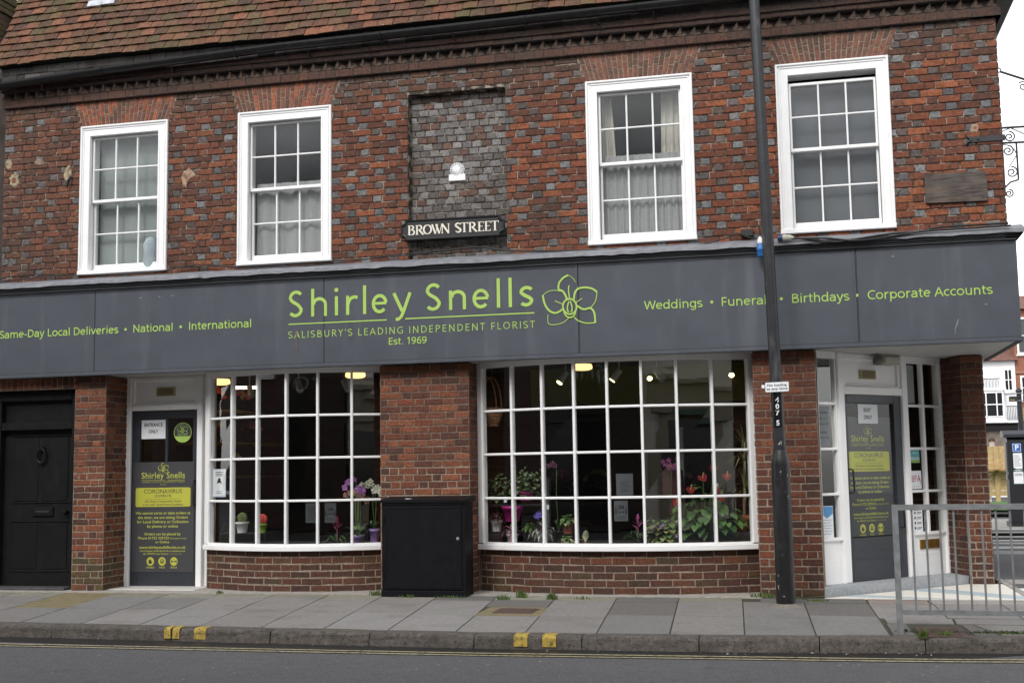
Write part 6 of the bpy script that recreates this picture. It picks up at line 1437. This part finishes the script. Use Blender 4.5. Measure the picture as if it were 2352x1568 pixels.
p = thing("strip_light", "lit fluorescent strip on the ceiling behind the left bow window", "lamp", (2.7,2.0,2.6)); mb = MB(); mb.tube([(1.70,2.0,2.43),(2.10,2.0,2.42)], .018, 0, 10); mb.build("tube_lamp", TUBE, p)

# ================================================================== NEIGHBOURS, SIDE STREET, OPPOSITE SIDE
nb_ = thing("neighbour_house", "neighbouring house at far left with a slate roof and tall mossy brick side wall", "building", (-2,3,0))
mb = MB(); mb.box(UP, -6, -.36, .25, 6, 0, 6.2, 0); mb.build("wall", M("dark_side_brick", (.06,.045,.04), .9, noise=(12,.6,1.3)), nb_)
mb = MB(); Tn = lambda u, v, w: (u, .1+v*.62, 6.2+v*.78)
for r in range(9):
    u = -6
    while u < -.42:
        v = r*.2; mb.box(Tn, u+.004, u+.30, v, v+.22, -.02, .004*(r%2)+rnd.uniform(0,.004), 0); 
        u += .305
mb.build("roof", SLATE, nb_)
mb = MB(); mb.box(UP, -3.2, -.95, -.4, 1.22, 6.4, 7.45, 0)
for k in range(13): mb.box(UP, -3.2, -.945+(.03 if k > 10 else 0), -.4, 1.225+(.02 if k > 10 else 0), 6.45+.078*k, 6.515+.078*k, 0)
mb.box(UP, -3.2, -.90, -.4, 1.25, 7.46, 7.56, 0); mb.build("chimney", MOSSY, nb_)

def far_building(name, label, x0, x1, y, z1, wallm, roofm, wins, extra=None, face=-1, depth=7, roofh=1.6, eave=.25):
    b = thing(name, label, "building", ((x0+x1)/2, y, 0))
    T = (lambda u, v, w: (u, y-w, v)) if face < 0 else (lambda u, v, w: (u, y+w, v))
    m = MB(); ya, yb_ = (y, y+depth) if face < 0 else (y-depth, y)
    m.box(UP, x0, x1, ya, yb_, -.1, z1, 0); m.build("wall", wallm, b)
    m = MB(); c = (ya+yb_)/2
    m.add([(x0-.1,ya-eave,z1+.004),(x1+.1,ya-eave,z1+.004),(x1+.1,c,z1+roofh),(x0-.1,c,z1+roofh),(x0-.1,yb_+eave,z1+.004),(x1+.1,yb_+eave,z1+.004)], [(0,1,2,3),(3,2,5,4),(0,3,4),(1,5,2),(0,4,5,1)], 0); m.build("roof", roofm, b)
    for (a, bb, c_, d, nx, ny) in wins:
        m = MB(); m.box(T, a-.07, bb+.07, c_-.08, d+.07, -.05, .03, 0)
        for i in range(1, nx): x = lerp(a,bb,i/nx); m.box(T, x-.016, x+.016, c_, d, .034, .05, 0)
        for j in range(1, ny): z = lerp(c_,d,j/ny); m.box(T, a, bb, z-.016, z+.016, .034, .049, 0)
        m.box(T, a-.12, bb+.12, c_-.14, c_-.085, 0, .09, 0); w_ = m.build("window", WHITE, b)
        m = MB(); m.box(T, a, bb, c_, d, .028, .034, 0); m.build("pane", SLATEGLASS, w_)
    if extra: extra(b, T)
    return b
def ex_white(b, T):
    m = MB(); m.box(T, 14.4, 17.4, .3, 2.62, -.05, .05, 0); m.build("shopfront", M("dark_shopfront", (.035,.025,.022), .5), b)
    m = MB(); m.box(T, 14.4, 17.4, 2.62, 2.95, -.05, .12, 0); m.build("shop_sign", M("dark_sign", (.03,.022,.022), .5), b)
    m = MB(); m.box(T, 16.0, 17.15, .9, 2.5, .05, .06, 0); m.build("pane", M("lit_shop_glass", (.20,.16,.13), .2, noise=(3,.5,1.5)), b)
    w_ = MB(); w_.box(T, 15.3, 16.85, 2.95, 4.16, 0, .55, 0); w_.box(T, 15.2, 16.95, 4.16, 4.24, 0, .62, 0); w_.box(T, 15.2, 16.95, 2.88, 2.96, 0, .62, 0)
    for k in range(4): w_.box(T, 15.35+.4*k, 15.39+.4*k, 3.12, 4.08, .56, .60, 0)
    for z in (3.12,3.6,4.08): w_.box(T, 15.35, 16.8, z-.02, z+.02, .56, .59, 0)
    q = w_.build("bay_window", WHITE, b); m = MB(); m.box(T, 15.38, 16.78, 3.12, 4.08, .55, .565, 0); m.build("pane", SLATEGLASS, q)
    m = MB()
    for k in range(9): m.box(T, 16.95+.06*k, 16.97+.06*k, 2.98, 3.5, .5, .52, 0)
    m.box(T, 16.93, 17.5, 3.5, 3.53, .49, .53, 0); 
    for k in range(12): x = 16.05+.055*k; m.tube([T(x,4.26,.55),T(x+.02,4.5,.58),T(x,4.64,.55)], .012, 0, 5)
    m.box(T, 15.9, 16.75, 4.62, 4.65, .54, .58, 0); m.build("balcony_railing", IRON, b)
    m = MB(); m.box(T, 14.4, 17.5, 2.86, 2.93, 0, .6, 0); m.build("ledge", RENDERW, b)
far_building("white_house", "white rendered house with a bay window and iron balcony down the side street", 14.0, 17.42, 40, 5.38, RENDERW, TILEFAR, [(17.02,17.26,4.2,5.0,2,2)], ex_white, roofh=1.3)
def ex_brick(b, T):
    m = MB(); m.box(T, 17.44, 21.5, 4.85, 4.93, 0, .06, 0); m.build("string_course", REDBOX if False else M("pale_brick_band", (.36,.18,.12), .9), b)
    m = MB(); m.box(T, 17.6, 21.5, 2.94, 3.44, 0, .2, 0); m.build("shop_sign", M("ochre_sign", (.4,.30,.12), .6, noise=(2,.6,1.3)), b)
    m = MB(); m.box(T, 17.6, 21.5, .1, 2.88, -.05, .03, 0); m.build("shopfront", M("shopfront_brown", (.07,.05,.045), .5), b)
far_building("brick_house", "tall red brick house with white sash windows right of the white house", 17.43, 23, 40.0, 7.45, BRICKFAR, TILEFAR, [(17.62,17.97,5.7,7.05,1,2),(17.66,18.6,3.84,4.68,2,2)], ex_brick, roofh=1.0)
# timber parklet with turf
pk = thing("timber_screen", "pale new timber seating screen with green turf down the side street", "fence", (14.3,24,0))
mb = MB(); Tp = front(24)
for k in range(9): mb.box(Tp, 12.6, 14.95, .36+.155*k, .505+.155*k, -.03, 0, 0)
for x in (12.65,13.4,14.15,14.9): mb.box(Tp, x, x+.12, .2, 1.74, .002, .06, 0)
mb.build("planks", FENCEW, pk)
mb = MB(); mb.box(Tp, 12.6, 15.5, 1.085, 1.12, .07, .45, 0); mb.build("bench_top", M("orange_timber", (.50,.25,.10), .7, noise=(6,.8,1.15)), pk)
mb = MB(); mb.box(Tp, 12.6, 16, .06, .20, .0, 2.6, 0); mb.box(Tp, 12.6, 16, .0, .06, .3, 2.5, 1); mb.build("deck", [TURF, BLACK], pk)
# parking meter
pm = thing("parking_meter", "black parking ticket machine with a blue P sign on the side street pavement", "parking meter", (13.2,14.06,0))
TM = front(13.92)
mb = MB(); mb.box(UP, 12.96, 13.42, 13.94, 14.3, -.01, .10, 0); mb.prism(lambda u,v,w:(13.0+w, 13.92+u, v), [(0,.10),(.34,.10),(.34,1.88),(.20,1.90),(.06,1.80),(0,1.72)], 0, .40, 0); mb.build("body", METERM, pm)
mb = MB(); mb.box(UP, 12.93, 13.43, 13.88, 14.32, 1.80, 1.86, 0); mb.prism(lambda u,v,w:(12.93+w, 13.88+u, v), [(0,1.86),(.44,1.86),(.44,1.92),(.22,1.94)], 0, .5, 0); mb.build("hood", M("meter_hood", (.03,.032,.04), .4), pm)
mb = MB(); mb.box(TM, 13.09, 13.265, 1.50, 1.675, 0, .006, 0); mb.box(TM, 13.10, 13.255, 1.51, 1.665, .006, .008, 1); mb.box(TM, 13.108, 13.247, 1.518, 1.657, .008, .010, 0); text(mb, "P", TM, 13.18, 1.54, .10, None, .012, 1, 'C', bold=.03); mb.build("parking_symbol", [SIGNBLUE, PAPER], pm)
mb = MB(); mb.prism(TM, [(13.10,1.18),(13.16,1.155),(13.266,1.16),(13.27,1.48),(13.10,1.475)], 0, .004, 0); mb.box(TM, 13.09, 13.275, .845, 1.15, 0, .004, 0)
for k in range(6): mb.box(TM, 13.115, 13.25-.02*(k%3), 1.22+.04*k, 1.228+.04*k, .004, .006, 1)
mb.box(TM, 13.09, 13.275, 1.10, 1.15, .004, .006, 2); text(mb, "700201", TM, 13.182, 1.112, .026, .14, .008, 0, 'C', bold=.02)
for k in range(2): mb.box(TM, 13.11, 13.255, 1.02+.03*k, 1.03+.03*k, .004, .006, 1)
mb.box(TM, 13.09, 13.275, .845, .862, .004, .006, 2); mb.build("instruction_labels", [PAPER, INK, M("dark_green_print", (.03,.12,.07), .6)], pm)
mb = MB(); mb.box(UP, 12.985, 13.0, 13.98, 14.2, 1.1, 1.7, 0); mb.box(UP, 12.982, 12.99, 14.0, 14.18, .95, 1.05, 1); mb.build("side_panel", [M("meter_side", (.06,.062,.066), .4), GALV], pm)
# fingerpost
fp = thing("fingerpost", "black street fingerpost with pointing arms behind the parking meter", "signpost", (13.78,17,0))
mb = MB(); mb.tube([(13.80,17,0),(13.78,17,2.9)], .055, 0, 12); mb.lathe((13.78,17,2.88), [(.07,0),(.08,.03),(.05,.06),(.02,.09)], 0, 12); mb.build("post", IRON, fp)
for (a, b, z, y) in ((13.55,13.72,2.66,16.92),(13.85,14.75,2.66,16.92),(13.86,14.7,2.80,16.90)):
    mb = MB(); mb.box(front(y), a, b, z, z+.12, -.02, .02, 0); mb.box(front(y), a+.03, b-.05, z+.03, z+.045, .02, .022, 1); mb.build("arm", [IRON, M("gold_lettering", (.5,.33,.08), .5)], fp)
mb = MB()
for z in (2.67,2.84): mb.box(UP, 13.60, 13.9, 16.93, 17.0, z, z+.02, 0)
mb.build("bracket", GALV, fp)
mb = MB(); mb.lathe((13.03,20.5,0), [(.05,0),(.045,.6),(.05,.75),(.03,.8)], 0, 12); mb.box(UP, 12.95,13.1,20.4,20.6,0,.03,1); solo(mb, "bollard", [YELLOWPOST, BLACK], "short yellow post standing behind the parking meter", "bollard")
# passer-by far down the side street
def person(label, x, y, h, coat, ang):
    p = thing("person", label, "person", (x,y,0)); s_ = h/1.75
    sk = [(0,.0,.93),(0,0,1.10),(0,0,1.30),(0,.0,1.45),(0,-.01,1.53),(0,-.02,1.66),(.10,0,.90),(.10,-.06,.50),(.10,.0,.08),(.10,-.12,.03),(-.10,0,.90),(-.10,.05,.50),(-.10,.12,.10),(-.10,.02,.03),(.19,0,1.41),(.25,.02,1.13),(.24,-.10,.90),(-.19,0,1.41),(-.25,.02,1.13),(-.24,-.08,.90),(.235,-.13,.82),(-.235,-.11,.82)]
    ed = [(0,1),(1,2),(2,3),(3,4),(4,5),(0,6),(6,7),(7,8),(8,9),(0,10),(10,11),(11,12),(12,13),(3,14),(14,15),(15,16),(3,17),(17,18),(18,19),(16,20),(19,21)]
    ra = [.15,.15,.17,.11,.055,.10,.10,.07,.05,.04,.10,.07,.05,.04,.075,.055,.04,.075,.055,.04,.035,.035]
    me = bpy.data.meshes.new("body"); me.from_pydata([(v[0]*s_,v[1]*s_,v[2]*s_) for v in sk], ed, []); me.materials.append(coat)
    o = bpy.data.objects.new("body", me); COL.objects.link(o); o.parent = p
    sm = o.modifiers.new("skin", 'SKIN')
    for i, sv in enumerate(me.skin_vertices[0].data): sv.radius = (ra[i]*s_, ra[i]*s_*.8); sv.use_root = (i == 0)
    ss = o.modifiers.new("sub", 'SUBSURF'); ss.levels = 1; ss.render_levels = 2
    m = MB(); m.lathe((x,y,1.64*s_), [(.03,-.10),(.075,-.06),(.09,0),(.085,.06),(.04,.10)], 0, 12); m.build("head", M("skin", (.5,.3,.22), .6), p)
    m = MB(); m.lathe((x,y+.01,1.66*s_), [(.098,-.02),(.10,.03),(.085,.08),(.02,.105)], 0, 12); m.build("hair", M("dark_hair", (.05,.035,.025), .7), p)
    p.rotation_euler = (0,0,ang) if False else (0,0,0)
    return p
person("person in a pale jacket far down the side street by the timber screen", 14.62, 27.5, 2.05, M("pale_jacket", (.55,.5,.46), .8), 0)
far_building("long_terrace", "long dull brick terrace opposite at the far right, behind the viewer", 24.2, 75, -15.3, 9.3, M("dull_brick_c", (.12,.08,.065), .9, noise=(6,.7,1.3)), SLATE, [(27,28,4,5.6,2,2),(31,32,4,5.6,2,2)], None, face=1, roofh=.3)
# parade opposite, behind the camera (seen mirrored in the shop glass)
def ex_opp(b, T):
    m = MB(); m.box(T, 11, 21.6, .1, 2.6, .0, .06, 0); m.box(T, 10.8, 21.8, 2.6, 3.3, 0, .22, 0); m.box(T, 10.8, 21.8, 3.3, 3.42, 0, .4, 0); m.build("shopfront", M("cream_shopfront", (.42,.37,.27), .5), b)
    m = MB(); 
    c_ = MB(); c_.box(T, 14.6, 17.4, 2.42, 2.56, .06, .9, 0); c_.build("canopy", M("green_canopy", (.10,.20,.15), .7), b)
    for (p, q) in ((11.3,13.2),(13.5,14.4),(14.7,16.6),(17.2,18.2),(18.5,21)): m.box(T, p, q, .55, 2.35, .06, .07, 0)
    m.build("pane", SLATEGLASS, b)
far_building("cream_shop", "cream rendered shop opposite with sash windows, behind the viewer", 10.4, 24, -15.2, 9.3, CREAM, SLATE, [(11.4,12.5,3.75,5.3,3,4),(14.0,15.1,3.75,5.3,3,4),(16.6,17.7,3.75,5.3,3,4),(19.2,20.3,3.75,5.3,3,4)], ex_opp, face=1, roofh=.3)
def ex_opp2(b, T):
    m = MB(); m.box(T, -3.5, 4.8, .1, 2.6, .0, .06, 0); m.box(T, -3.6, 4.9, 2.6, 3.9, 0, .2, 0); m.build("shopfront", M("black_shopfront", (.02,.02,.02), .4), b)
    m = MB(); text(m, "LASHES & BROWS", T, 1.2, 3.35, .34, None, .205, 0, 'C')
    vs = m.v; m.v = [(2*1.2-p[0], p[1], p[2]) for p in vs]; m.f = [f[::-1] for f in m.f]; m.build("lettering", M("grey_lettering", (.35,.35,.35), .5), b)
    m = MB(); m.box(T, -3.2, .4, .5, 2.45, .06, .07, 0); m.box(T, 1.4, 4.5, .5, 2.45, .06, .07, 0); m.build("pane", SLATEGLASS, b)
far_building("dark_brick_shop", "dark brick shop opposite with a black shopfront, behind the viewer", -4.2, 7.4, -15.4, 9.3, M("sooty_brick", (.07,.05,.045), .9, noise=(6,.7,1.3)), SLATE, [(-3,-2,4.1,5.7,2,2),(0,1,4.1,5.7,2,2),(3,4,4.1,5.7,2,2)], ex_opp2, face=1, roofh=.3)
far_building("white_house", "narrow white house opposite between the dark and cream shops, behind the viewer", 7.5, 10.3, -15.3, 9.3, RENDERW, SLATE, [(8.3,9.4,4,5.6,2,2)], None, face=1, roofh=.3)
far_building("brick_terrace", "sooty brick terrace opposite on the left, behind the viewer", -75, -4.3, -15.3, 9.3, M("dull_brick_b", (.11,.07,.06), .9, noise=(6,.7,1.3)), SLATE, [(-9,-8,4,5.6,2,2)], None, face=1, roofh=.3)
